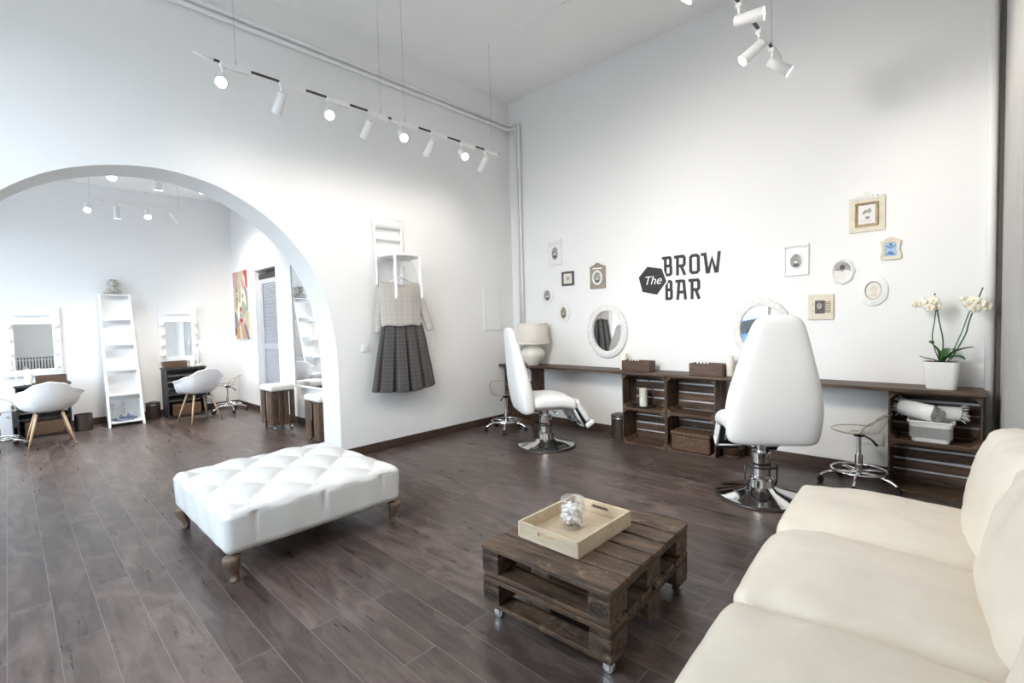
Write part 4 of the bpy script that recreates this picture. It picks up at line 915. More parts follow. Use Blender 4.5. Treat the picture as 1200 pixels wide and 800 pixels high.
# ------------------------------------------------------------------ clear stools on castors
def clear_stool(label, loc, rz, hs=.45, ringz=.115, lg=0.0):
    t = thing('acrylic_stool', label, 'stool', loc, rz, 'clear stools on castors')
    for k in range(5):
        a = 2 * PI * k / 5 + math.radians(lg) - rz; d = Vector((math.cos(a), math.sin(a), 0)); sd = Vector((-d.y, d.x, 0))
        m = MB(); m.tube(smooth_path([d * .02 + Vector((0, 0, .10)), d * .12 + Vector((0, 0, .105)), d * .21 + Vector((0, 0, .088)), d * .262 + Vector((0, 0, .058))], 5), [.016] * 5 + [.014] * 6 + [.012] * 5, 10); leg = m.build('leg', M['chrome'], t, smooth=True)
        m = MB(); c = d * .262
        for q in (-1, 1): m.cyl(c + sd * (q * .004) + Vector((0, 0, .0255)), c + sd * (q * .02) + Vector((0, 0, .0255)), .0255, .022, 18)
        m.cyl(c + Vector((0, 0, .03)), c + Vector((0, 0, .066)), .008, n=10); m.build('castor', M['black'], leg, auto=35)
    m = MB(); m.tube([(.185 * math.cos(2 * PI * i / 48), .185 * math.sin(2 * PI * i / 48), ringz + .012) for i in range(48)], .0095, 10, closed=True)
    for k in range(3): a = 2 * PI * k / 3 + .4; m.tube([(.03 * math.cos(a), .03 * math.sin(a), ringz + .01), (.185 * math.cos(a), .185 * math.sin(a), ringz + .012)], .007, 8)
    m.build('foot_ring', M['chrome'], t, smooth=True)
    m = MB(); m.cyl((0, 0, .085), (0, 0, .255), .027, n=24); m.cyl((0, 0, .255), (0, 0, hs - .045), .0165, n=20); m.build('gas_column', M['chrome'], t, auto=40)
    m = MB(); m.cyl((0, 0, hs - .05), (0, 0, hs - .02), .036, .045, 20); m.build('hub', M['black'], t, auto=40)
    m = MB(); m.tube([(.02, 0, hs - .035), (.08, -.01, hs - .06), (.125, -.02, hs - .105)], [.007, .007, .010], 8); m.build('height_lever', M['black'], t, smooth=True)
    m = MB(); m.box((0, 0, hs - .017), (.12, .12, .008)); m.build('mounting_plate', M['steel'], t, bevel=.003)
    # seat shell: shallow dish with a raised rear lip (rear = +x)
    def sh(u, v):
        a = 2 * PI * u; r = v; rad = .195 * r * (1 + .06 * math.cos(a)); back = max(0, (math.cos(a) - .25) / .75) ** .55; z = .012 * r ** 3 + .15 * back * max(0, (r - .68) / .32) ** 1.15
        x = math.cos(a) * rad - .035 * back * max(0, (r - .8) / .2) * 0; return (x, math.sin(a) * rad, hs - .010 + z)
    m = MB(); m.surf(sh, 48, 12, cu=True); bmesh.ops.remove_doubles(m.bm, verts=m.bm.verts, dist=1e-5); m.build('seat_shell', M['acryl'], t, smooth=True, solid=.007)
    m = MB(); m.tube([sh(i / 48, 1.0) for i in range(48)], .0045, 8, closed=True); m.build('seat_rim', M['acryl_edge'], t, smooth=True)
    return t
clear_stool('clear acrylic swivel stool beside the crate with the towels', (-.60, 4.655, 0), math.radians(-5), .45, .115, 55)
clear_stool('clear acrylic swivel stool in the corner by the arch wall', (-4.235, 4.33, 0), math.radians(175), .47, .115, 20)

# ------------------------------------------------------------------ tufted ottoman
t = thing('tufted_ottoman', 'large white tufted ottoman with carved wooden legs', 'ottoman', (-3.44, 1.30, 0), OTR)
HX, HY, ZB, ZTOP = .575, .555, .155, .405
PX, PY = .225, .20
def tuft(P, n):
    x, y = P.x, P.y; P = P.copy()
    ex = max(0.0, 1 - max(abs(x) / HX, abs(y) / HY)); ed = min(1.0, ex / .16)
    a = x / (2 * PX) + y / (2 * PY); b = x / (2 * PX) - y / (2 * PY)
    s = (abs(math.sin(PI * a)) ** .55) * (abs(math.sin(PI * b)) ** .55)
    if n.z > .35:
        dome = .035 * (1 - (x / HX) ** 2 * .8) * (1 - (y / HY) ** 2 * .8)
        P.z += dome * (0.3 + .7 * ed) + (.046 * s - .032) * ed * min(1, n.z)
    elif abs(n.z) < .9:
        w = x if abs(n.y) > abs(n.x) else y; pp = PX if abs(n.y) > abs(n.x) else PY
        f = abs(math.sin(PI * (w / (2 * pp)) + (PI / 2 if False else 0))); up = max(0, (P.z + .02) / .12)
        P -= n * (.020 * max(0, 1 - f / .16) * min(1, max(0, up + .15)))
        P += n * .005 * math.sin(w * 23 + P.z * 9) * min(1, max(0, (P.z + .125) / .1))
    return P
m = MB(); m.rbox((0, 0, (ZB + ZTOP) / 2), (HX, HY, (ZTOP - ZB) / 2), .05, 5, 84, tuft); body = m.build('upholstery', M['ott'], t, smooth=True)
for i in range(-4, 5):
    for j in range(-4, 5):
        if (i + j) % 2 == 0:
            x, y = i * PX, j * PY
            if abs(x) > HX - .10 or abs(y) > HY - .10: continue
            p = tuft(Vector((x, y, (ZTOP - ZB) / 2)), Vector((0, 0, 1))); m = MB(); m.lathe([(0, .007), (.008, .006), (.013, .001), (.012, -.005), (0, -.006)], 14, (x, y, p.z + (ZB + ZTOP) / 2 + .003)); m.build('button', M['ott'], body, smooth=True)
for sx in (-1, 1):
    for sy in (-1, 1):
        d = Vector((sx, sy, 0)).normalized(); c = Vector((sx * (HX - .055), sy * (HY - .055), 0)); m = MB(); prof = [(.030, .158, .045), (.034, .135, .046), (.036, .11, .041), (.028, .08, .031), (.014, .05, .023), (.008, .028, .020), (.016, .012, .024), (.022, .0, .025)]; rings = []
        for off, z, r in prof:
            ct = c + d * (off - .012); rg = []
            for k in range(16):
                a = 2 * PI * k / 16; e = 2.8; c_, s_ = math.cos(a), math.sin(a); rg.append(m.v(ct + d * (r * abs(c_) ** (2 / e) * (1 if c_ > 0 else -1)) + Vector((-d.y, d.x, 0)) * (r * abs(s_) ** (2 / e) * (1 if s_ > 0 else -1)) + Vector((0, 0, z))))
            rings.append(rg)
        for a, b in zip(rings, rings[1:]): m.bridge(a, b)
        m.f(rings[0]); m.f(list(reversed(rings[-1]))); m.build('leg', M['legwood'], t, smooth=True, sub=1)

# ------------------------------------------------------------------ pallet coffee table
t = thing('pallet_table', 'dark coffee table of two stacked wooden pallets on castors', 'table', (-1.325, 1.905, 0), PLR)
W, DP = .68, .80
def pallet(z0, marks):
    rd = random.Random(int(z0 * 1000)); top = z0 + .144
    for nm, zc, th, lst in (('top_board', top - .011, .022, ((-.327, .145), (-.192, .105), (-.072, .11), (.055, .115), (.188, .105), (.327, .145))),):
        for (y, wd) in lst: m = MB(); m.box((rd.uniform(-.004, .004), y, zc), (W + rd.uniform(-.012, .006), wd, th), (0, 0, rd.uniform(-.006, .006))); m.build(nm, M['pallet_x'], t, bevel=.004)
    for x in (-W / 2 + .05, 0.0, W / 2 - .05): m = MB(); m.box((x, 0, top - .033), (.098, DP - .01, .021)); m.build('stringer_board', M['pallet_y'], t, bevel=.003)
    for x in (-W / 2 + .052, W / 2 - .052):
        for y in (-DP / 2 + .072, 0, DP / 2 - .072):
            m = MB(); m.box((x, y, z0 + .022 + .039), (.10, .14, .078)); m.build('block', M['pallet_b'], t, bevel=.004)
    for y in (-DP / 2 + .055, 0, DP / 2 - .055): m = MB(); m.box((0, y, z0 + .011), (W - .005, .10, .022), (0, 0, rd.uniform(-.004, .004))); m.build('bottom_board', M['pallet_x'], t, bevel=.004)
Z1 = .062
pallet(Z1, 0); pallet(Z1 + .146, 1)
def stamp(x, z, nm='burned_mark'):
    FT = lambda u, v, q: (x + u, -DP / 2 + .002 - q, z + v)
    m = MB(); m.frame(ell(.042, .026, 36), ell(.038, .022, 36), FT, -.001, .0012); o = m.build('oval_stamp', M['ink'], t)
    text('EPAL', .034, (x, -DP / 2 + .0008, z), o, M['ink'], 'stamp_letters', 0, .0006, None, .95)
stamp(W / 2 - .055, Z1 + .146 + .061); stamp(-W / 2 + .055, Z1 + .061)
for sx in (-1, 1):
    for sy in (-1, 1):
        c = Vector((sx * (W / 2 - .05), sy * (DP / 2 - .05), 0)); m = MB(); m.box(c + Vector((0, 0, .059)), (.06, .06, .005)); m.cyl(c + Vector((0, 0, .05)), c + Vector((0, 0, .06)), .016, n=14)
        for q in (-1, 1): m.box(c + Vector((.008, q * .0155, .036)), (.03, .003, .04))
        cs = m.build('castor', M['chrome'], t, bevel=.001); m = MB(); m.cyl(c + Vector((.012, -.012, .024)), c + Vector((.012, .012, .024)), .024, n=24); m.build('castor_wheel', M['steel'], cs, bevel=.003)
ZT2 = Z1 + .146 + .144
# tray
TC = (-1.385, 1.885)
t = thing('serving_tray', 'pale wooden serving tray with cut-out handles on the pallet table', 'tray', (TC[0], TC[1], ZT2 + .001), TRR)
w, d, h, th = .355, .455, .075, .012
m = MB(); m.box((0, 0, .005), (w - .002, d - .002, .010)); m.build('tray_floor', M['pale'], t)
for s in (-1, 1): m = MB(); m.box((s * (w / 2 - th / 2), 0, h / 2), (th, d, h)); m.build('tray_side', M['pale'], t, bevel=.0015)
def slot(cx, cz, a, b, n=8):
    o = []
    for k in range(n + 1): an = -PI / 2 + PI * k / n; o.append((cx + a + b * math.cos(an), cz + b * math.sin(an)))
    for k in range(n + 1): an = PI / 2 + PI * k / n; o.append((cx - a + b * math.cos(an), cz + b * math.sin(an)))
    return o
for s in (-1, 1):
    y = s * (d / 2 - th / 2); m = MB(); FT = lambda u, v, q: (u, y + q, v); hw = w / 2 - th
    inner = slot(0, .047, .042, .0105); outer = []
    for (u, v) in inner:
        k = min((hw / abs(u)) if abs(u) > 1e-6 else 9e9, ((h - .047) / (v - .047)) if v > .047 + 1e-6 else ((.047 / (.047 - v)) if v < .047 - 1e-6 else 9e9)); outer.append((u * k, .047 + (v - .047) * k))
    for cx in (-hw, hw):
        for cz in (0, h):
            j = min(range(len(outer)), key=lambda q_: (outer[q_][0] - cx) ** 2 + (outer[q_][1] - cz) ** 2); outer[j] = (cx, cz)
    m.frame(outer, inner, FT, -th / 2, th / 2)
    m.build('tray_end', M['pale'], t)
# jar with white stones
t = thing('glass_jar', 'clear glass jar filled with white pieces standing in the tray', 'jar', (-1.415, 1.905, ZT2 + .0125))
m = MB(); m.lathe([(0, 0.0), (.052, 0), (.062, .008), (.064, .03), (.063, .10), (.054, .118), (.053, .126), (.060, .128), (.060, .132), (.053, .132)], 40); m.build('jar_glass', M['jar_glass'], t, auto=50)
m = MB(); m.lathe([(.060, .1325), (.062, .136), (.060, .141), (.0, .146)], 40); m.build('jar_lid', M['jar_glass'], t, auto=40)
m = MB(); rd = random.Random(11)
for i in range(80):
    a = rd.uniform(0, 2 * PI); r = .047 * math.sqrt(rd.random()); z = .016 + .084 * (i / 80); s_ = rd.uniform(.011, .017)
    R = Matrix.Rotation(rd.uniform(0, 6), 3, 'X') @ Matrix.Rotation(rd.uniform(0, 6), 3, 'Z'); m.rbox((r * math.cos(a), r * math.sin(a), z), (s_, s_ * .8, s_ * .5), s_ * .3, 2, 2, rot=R)
o = m.build('white_pieces', M['stone'], t, smooth=True); o['kind'] = 'stuff'

# ------------------------------------------------------------------ sofa
t = thing('sofa', 'cream leather three-seat sofa along the grey wall', 'sofa', SOFA, SOR)
PS = .68; NS = 3
def fold(P, seed, amp): return amp * (noise.noise(P * 5.5 + Vector((seed * 7.3, 0, 0))) + .5 * noise.noise(P * 14 + Vector((0, seed * 3.1, 0))))
m = MB(); m.rbox((.50, PS * NS / 2, .17), (.47, PS * NS / 2 - .01, .11), .03, 3, 6); m.build('sofa_base', M['sofa'], t, smooth=True)
m = MB(); m.rbox((.91, PS * NS / 2, .40), (.09, PS * NS / 2 - .005, .34), .05, 4, 8); m.build('back_frame', M['sofa'], t, smooth=True)
for k in range(NS):
    c = Vector((.375, PS * (k + .5), .365))
    def sc(P, n):
        P = P.copy(); ux, uy = P.x / .375, P.y / (PS / 2)
        if n.z > .2: P.z += .055 * (1 - abs(ux) ** 3.0) * (1 - abs(uy) ** 3.0) - .012 * (abs(uy) ** 6)
        P.z += .012 * (fold(P + c, k, 1.0)) * (.6 + 1.2 * max(0, abs(uy) - .5) * 2)
        if abs(n.y) > .5: P -= n * (.010 * (.5 + .5 * math.sin(P.x * 34 + k * 2)) * max(0, 1 - abs(P.z) / .09))
        if ux < -.7: P.x -= .010 * (1 - uy * uy)
        return P
    m = MB(); m.rbox(c, (.375, PS / 2 - .002, .095), .055, 5, 26, sc); sc_ = m.build('seat_cushion', M['sofa'], t, smooth=True)
    m = MB(); e = []
    for s in (-1, 1):
        for q in (-1, 1): e
    RB = Matrix.Rotation(math.radians(12), 3, 'Y'); cb = Vector((.805, PS * (k + .5), .625))
    def bc(P, n):
        P = P.copy(); uy, uz = P.y / (PS / 2), P.z / .25
        if n.x < -.2: P.x -= .055 * (1 - abs(uy) ** 2.8) * (1 - abs(uz) ** 3)
        if n.z > .3: P.z += .028 * (1 - uy * uy)
        P.x += .012 * fold(P + c, k + 5, 1.0); P.z += .010 * fold(P.yzx + c, k + 9, 1.0)
        d = (Vector((0, P.y, P.z)) - Vector((0, (PS / 2 - .10), .14))); P.x += .016 * math.exp(-(d.length / .07) ** 2)
        return P
    m = MB(); m.rbox(cb, (.10, PS / 2 - .004, .245), .075, 5, 22, bc, rot=RB); bk = m.build('back_cushion', M['sofa'], t, smooth=True)
for sx, sy in ((.08, .08), (.08, PS * NS - .08), (.88, .08), (.88, PS * NS - .08)):
    m = MB(); m.cyl((sx, sy, 0), (sx, sy, .07), .02, .028, 16); m.build('leg', M['dark'], t)
# radiator under the window-side wall (seen in the far vanity mirror)
t = thing('radiator', 'white column radiator on the wall beyond the near end of the sofa', 'radiator', (.478, .50, 0))
n = 14
for i in range(n):
    y = -.42 + i * .0645; m = MB(); m.rbox((-.075, y, .40), (.05, .022, .29), .02, 3, 2); m.build('radiator_section', M['radiator'], t, smooth=True)
m = MB(); m.cyl((-.075, -.44, .17), (-.075, .44, .17), .018, n=14); m.cyl((-.075, -.44, .63), (-.075, .44, .63), .018, n=14)
for y in (-.35, .35): m.box((-.03, y, .40), (.06, .02, .05)); m.cyl((-.075, y, 0), (-.075, y, .17), .012, n=10)
m.build('header_pipe', M['radiator'], t, auto=35)
m = MB(); m.box((-.010, 0, .40), (.012, .92, .60)); m.build('back_panel', M['gap'], t)
# ------------------------------------------------------------------ far room
def shell_chair(label, loc, rz):
    t = thing('shell_armchair', label, 'chair', loc, rz, 'white shell chairs with beech legs')   # faces +y
    def lerp(tab, x):
        for (a, va), (b, vb) in zip(tab, tab[1:]):
            if a <= x <= b: k = (x - a) / (b - a); k = k * k * (3 - 2 * k); return va + (vb - va) * k
        return tab[-1][1]
    Rt = [(0, .235), (50, .285), (95, .315), (135, .285), (180, .255)]; Ht = [(0, -.02), (40, .01), (75, .195), (100, .235), (128, .285), (155, .36), (180, .385)]
    def sh(u, v):
        th = u * 360; th = th if th <= 180 else 360 - th; a = math.radians(u * 360 + 90); R = lerp(Rt, th); Hh = lerp(Ht, th); side = lerp([(0, 0), (70, .2), (95, 1), (125, .3), (180, .15)], th)
        rr = R * (math.sin(v * PI / 2) ** .85) * (.90 + .10 * v); z = Hh * max(0, (v - .25) / .75) ** 1.7
        if v > .9: rr += .035 * side * (v - .9) / .1; z -= .012 * side * (v - .9) / .1
        return (math.cos(a) * rr, math.sin(a) * rr - .06 * max(0, (th - 90) / 90) * v, .435 + z)
    m = MB(); m.surf(sh, 72, 22, cu=True); bmesh.ops.remove_doubles(m.bm, verts=m.bm.verts, dist=1e-4); m.build('shell', M['white'], t, smooth=True, solid=.007, sub=1)
    for sx in (-1, 1):
        for sy in (-1, 1):
            m = MB(); m.tube([(sx * .115, sy * .10 - .01, .415), (sx * .165, sy * .155, .21), (sx * .215, sy * .21, 0.0)], [.0155, .014, .009], 12); m.build('leg', M['beech'], t, smooth=True)
    m = MB()
    for sx in (-1, 1):
        m.tube([(sx * .14, .13, .30), (0, 0, .40), (-sx * .14, -.13, .30)], .0045, 6); m.tube([(sx * .125, -.11, .38), (sx * .125, .11, .38)], .006, 6)
        m.tube([(sx * .145, .135, .28), (sx * .145, -.135, .28)], .0045, 6); m.cyl((sx * .1, .1, .40), (sx * .1, .1, .43), .016, n=10); m.cyl((sx * .1, -.1, .40), (sx * .1, -.1, .43), .016, n=10)
    m.box((0, 0, .402), (.22, .22, .008)); m.build('under_frame', M['black'], t)
    return t
shell_chair('white shell armchair at the vanity left of the ladder shelf', (-8.27, .31, 0), math.radians(92))
shell_chair('white shell armchair at the vanity right of the ladder shelf', (-8.42, 1.95, 0), math.radians(103))

def vanity(label, g, yc, w, h, xf):
    """black-stained crate vanity unit, open to +x"""
    t = thing('vanity_unit', label, 'vanity', (xf - .2, yc, 0), PI / 2, g); d = .38      # local -y faces +x
    for s in (-1, 1):
        m = MB()
        for i in range(3): m.box((s * (w / 2 - .008), -d / 2 + .062 + i * .128, h / 2), (.016, .120, h - .022))
        m.build('side_panel', M['crate_blk'], t, bevel=.002)
    for z in (.012, h * .5, h * .5 + .016, h - .030): m = MB(); m.box((0, 0, z), (w - .034, d - .012, .012)); m.build('shelf', M['crate_blk'], t, bevel=.001)
    m = MB()
    for i in range(7): m.box((0, d / 2 - .006, .02 + (i + .5) * (h - .06) / 7), (w - .034, .01, (h - .06) / 7 - .022))
    m.build('back_slats', M['crate_blk'], t)
    m = MB(); m.box((0, 0, h - .011), (w + .03, d + .02, .022)); m.build('table_top', M['crate_blk'], t, bevel=.003)
    m = MB(); m.box((0, -d / 2 + .02, h * .36), (w - .034, .012, .022)); m.build('front_rail', M['crate_blk'], t); m = MB(); m.box((0, -d / 2 + .02, h * .86), (w - .034, .012, .02)); m.build('front_rail', M['crate_blk'], t)
    for sx in (-1, 1):
        for z in (.02, h * .5 + .024): m = MB(); m.prism([(sx * (w / 2 - .017), z), (sx * (w / 2 - .062), z), (sx * (w / 2 - .017), z + .045)], lambda u, v, q: (u, q, v), -d / 2 + .006, d / 2 - .014); m.build('corner_post', M['crate_blk'], t)
    return t
vanity('black crate vanity unit left of the ladder shelf', 'black vanity units', .30, .53, .71, -8.99)
vanity('black crate vanity unit right of the ladder shelf', 'black vanity units', 1.94, .53, .79, -9.02)
for (lab, x, y, z) in (('brown wicker basket at the bottom of the left vanity', -9.16, .30, .0185), ('brown wicker basket at the bottom of the right vanity', -9.19, 1.94, .0185)):
    t = hamper(lab, (x, y, z), .40, .25, .19, M['wick_brown'], False); t.rotation_euler = (0, 0, PI / 2)
def vanity_mirror(label, yc, w, z0, z1, yaw, hasb=True):
    t = thing('vanity_mirror', label, 'mirror', (XF + .012, yc, z0), yaw, 'white vanity mirrors'); h = z1 - z0; lean = 0.0
    F = lambda u, v, q: (q, u, v)
    m = MB(); gw, g0, g1 = w / 2 - .085, .09, h - .235
    m.frame(rect(-w / 2, 0, w / 2, h), rect(-gw, g0, gw, g1), F, .002, .032); m.build('frame', M['white'], t, bevel=.004)
    m = MB(); m.frame(rect(-w / 2 + .05, h - .19, w / 2 - .05, h - .05), rect(-w / 2 + .056, h - .184, w / 2 - .056, h - .056), F, .031, .034); m.build('header_border', M['pipe'], t)
    m = MB(); pts = [(.034, -w / 2 + .10 + (w - .2) * i / 60, h - .12 + .018 * math.sin(i * .9) * (1 if (i // 7) % 2 else .55) + .008 * math.sin(i * 2.3)) for i in range(61)]; m.tube(pts, .0028, 6); m.build('script_squiggle', M['steel'], t, smooth=True)
    m = MB(); m.prism(rect(-gw - .004, g0 - .004, gw + .004, g1 + .004), F, .004, .018); m.build('mirror_glass', M['mirror'], t)
    for s in (-1, 1):
        for i in range(4):
            c = (.034, s * (w / 2 - .042), g0 + .03 + i * (g1 - g0 - .06) / 3); b = MB(); b.cyl(c, (c[0] + .014, c[1], c[2]), .02, .018, 16); o = b.build('bulb_socket', M['mattwhite'], t)
            b = MB(); b.rbox((c[0] + .036, c[1], c[2]), (.027, .027, .027), .0265, 4, 2); b.build('bulb', M['bulb'], o, smooth=True)
    return t
vanity_mirror('white bulb-framed mirror reflecting a radiator, left of the ladder shelf', .255, .56, .80, 1.76, MY1)
vanity_mirror('white bulb-framed mirror near the painting, right of the ladder shelf', 1.975, .545, .86, 1.76, MY2)
def plainbox(label, loc, w):
    t = thing('wooden_box', label, 'box', loc, PI / 2, 'wooden boxes on the vanities'); h, d, th = .105, .13, .012; m = MB()
    for s in (-1, 1): m.box((0, s * (d / 2 - th / 2), h / 2), (w, th, h)); m.box((s * (w / 2 - th / 2), 0, h / 2), (th, d - 2 * th, h - .002))
    m.box((0, 0, .006), (w - 2 * th, d - 2 * th, .012)); m.build('box_body', M['box'], t, bevel=.002)
plainbox('brown wooden box on the vanity left of the ladder shelf', (-9.18, .39, .711), .31); plainbox('brown wooden box on the vanity right of the ladder shelf', (-9.18, 1.82, .791), .31)
def bottle(label, loc, r, h, name='pump_bottle'):
    t = thing(name, label, 'bottle', loc); m = MB(); m.lathe([(0, 0), (r, 0), (r * 1.02, .01), (r, h * .72), (r * .8, h * .78), (r * .35, h * .82), (r * .35, h * .86), (0, h * .86)], 24); m.build('bottle_body', M['wax'], t, auto=40)
    m = MB(); m.cyl((0, 0, h * .86), (0, 0, h * .95), r * .4, n=16); m.cyl((0, 0, h * .95), (0, 0, h), r * .2, n=12); m.build('cap', M['white'], t)
bottle('white bottle on the vanity beside the radiator-reflecting mirror', (-9.16, .165, .711), .04, .215); bottle('white bottle on the vanity beside the white desk lamp', (-9.17, 2.06, .791), .035, .14)
def desk_lamp(label, loc, rz, h):
    t = thing('desk_lamp', label, 'lamp', loc, rz, 'white vanity desk lamps'); m = MB(); m.lathe([(0, 0), (.06, 0), (.062, .01), (.05, .018), (0, .018)], 28); m.build('lamp_base', M['white'], t, auto=40)
    m = MB(); m.tube(smooth_path([(0, 0, .015), (.0, .01, h * .4), (.0, .035, h * .8), (0, .07, h)], 6), .008, 10); m.build('lamp_arm', M['white'], t, smooth=True)
    m = MB(); m.rbox((0, .055, h * .78), (.045, .014, h * .27), .012, 3, 3, rot=None); m.build('lamp_head', M['white'], t, smooth=True)
desk_lamp('white desk lamp on the vanity right of the ladder shelf', (-9.22, 2.145, .791), 0, .40)
desk_lamp('white desk lamp at the far left edge vanity', (-9.12, .06, .711), PI, .40)

# ladder shelf
t = thing('ladder_shelf', 'white leaning ladder shelf with five tiers on the far wall', 'shelf', (XF, 1.155, 0))
x0, x1, HT = .60, .10, 1.965
for s in (-1, 1):
    m = MB(); y = s * (.20 + .0); sl = (x1 - x0) / HT
    m.prism([(x0 - .0, 0), (x0 + .042, 0), (x1 + .042, HT), (x1, HT)], lambda u, v, q: (u, y + q - s * .02 * (v / HT), v), -.014, .014); m.build('side_rail', M['white'], t, bevel=.003)
for i, z in enumerate((.06, .455, .82, 1.20, 1.575, 1.955)):
    xf = x0 + (x1 - x0) * z / HT + .03; wd = .385 - .04 * z / HT - .004; m = MB(); xb = max(.02, xf - (.36 - .05 * i)); m.b2((xb, -wd / 2, z - .012), (xf, wd / 2, z + .008))
    if i < 5:
        zt = min(z + .33, 1.94); sl = (x1 - x0) / HT
        for s in (-1, 1): m.prism([(xb, z), (xf - .01, z), (xf - .01 + sl * .30, z + .30), (xb, z + .30)], lambda u, v, q: (u, s * (wd / 2 - .006) + q, v), -.005, .005)
    if i < 5: m.b2((xb, -wd / 2, z), (xb + .008, wd / 2, z + .30))
    m.build('shelf_tray', M['white'], t, bevel=.002)
t = thing('bust_statue', 'silver grey bust figurine on top of the ladder shelf', 'figurine', (XF + .075, 1.15, 1.9635), -.1)
def lump(cs):
    m = MB()
    for c, h in cs: m.rbox(c, h, min(h) * .98, 4, 3, lambda P, n: P + n * .004 * noise.noise(P * 60))
    return m
m = lump([((0, 0, .045), (.05, .09, .045)), ((0, -.065, .03), (.045, .045, .03)), ((0, .065, .03), (.045, .045, .03)), ((0, 0, .10), (.035, .03, .04)), ((.012, .005, .165), (.048, .05, .06)), ((.05, .005, .155), (.02, .024, .026)), ((0, -.048, .175), (.012, .014, .018)), ((0, .056, .175), (.012, .014, .018)), ((-.01, .004, .20), (.045, .05, .03))]); m.build('figure', M['statue'], t, smooth=True)
SX = XF + .45
for i, (lab, dy) in enumerate((('clear glass carafe left on the lowest shelf of the ladder shelf', -.12), ('clear glass carafe centred on the lowest shelf of the ladder shelf', 0.0), ('clear glass carafe right on the lowest shelf of the ladder shelf', .125))):
    t = thing('glass_carafe', lab, 'carafe', (SX - .06 * (i == 1), 1.15 + dy, .0685), 0, 'glassware on the ladder shelf')
    m = MB(); m.lathe([(0, 0), (.034, 0), (.038, .02), (.026, .055), (.036, .09), (.024, .125), (.034, .16), (.022, .195), (.018, .24), (.026, .27), (.022, .27), (.014, .24), (0, .2)], 24); m.build('carafe_body', M['jar_glass'], t, smooth=True)
    m = MB(); m.lathe([(0, .001), (.033, .001), (.037, .02), (.03, .035), (0, .035)], 20); m.build('dark_foot', M['bluegrey'], t, smooth=True)
t = thing('glass_tray', 'blue grey tray of small vessels on the lowest ladder shelf', 'tray', (SX + .06, 1.155, .0685)); m = MB(); m.rbox((0, 0, .014), (.055, .105, .014), .012, 2, 4); m.build('tray_base', M['bluegrey'], t, smooth=True)
for dy, hh in ((-.06, .07), (-.015, .05), (.035, .08), (.075, .05)): m = MB(); m.lathe([(0, .026), (.018, .026), (.021, .03 + hh * .5), (.012, .02 + hh), (.009, .03 + hh), (0, .03 + hh)], 16, (0, dy, 0)); m.build('small_vessel', M['bluegrey'], t, smooth=True)

bin_('dark brown bin on the far room floor, left of the ladder shelf', (-9.12, .69, 0), .10, .27, False); bin_('dark brown bin on the far room floor, right of the ladder shelf', (-9.32, 1.53, 0), .095, .27, True)
clear_stool('clear acrylic stool beside the right vanity in the far room', (-8.93, 2.49, 0), math.radians(60), .46)
clear_stool('clear acrylic stool at the left edge of the far room', (-8.50, -.14, 0), math.radians(200), .46)
t = thing('storage_cabinet', 'low white cabinet at the left edge of the far room', 'cabinet', (XF + .20, -.20, 0))
m = MB(); m.b2((-.18, -.20, .05), (.18, .20, .46)); m.b2((-.16, -.18, 0), (.15, .18, .05)); m.build('cabinet_body', M['white'], t, bevel=.004)
m = MB(); m.b2((.181, -.19, .06), (.197, .19, .45)); d = m.build('cabinet_door', M['white'], t, bevel=.003); m = MB(); m.cyl((.197, .15, .30), (.215, .15, .30), .01, n=12); m.build('door_knob', M['steel'], d)

# painting
t = thing('wall_art', 'colourful abstract face painting on the far room side wall', 'painting', (-9.10, YS, 1.79))
PW, PH = .36, .585
FS = lambda u, v, q: (u, -q, v)
m = MB(); m.prism(rect(-PW, -PH, PW, PH), FS, 0, .032); canvas = m.build('canvas', M['framecream'], t, bevel=.003)
PC = {'pink': (.72, .42, .42), 'red': (.55, .06, .09), 'cream': (.70, .62, .42), 'sand': (.66, .55, .36), 'slate': (.27, .29, .36), 'orange': (.68, .40, .20), 'green': (.46, .50, .33), 'violet': (.20, .16, .38), 'yellow': (.74, .62, .33), 'white': (.82, .79, .74), 'brown': (.20, .09, .06)}
for k, c in PC.items(): M['p_' + k] = plain('paint_' + k, [x_ * .72 for x_ in c], .55, var=.12, scale=14)
def patch(poly, col, q):
    sp = [(max(-1, min(1, p.x)), max(-1, min(1, p.y))) for p in smooth_path([(x, y, 0) for x, y in poly], 5, True)]; m = MB(); m.prism([(x * PW, y * PH) for x, y in sp], FS, .0325, q); m.build('paint_patch', M['p_' + col], canvas)
q = .033
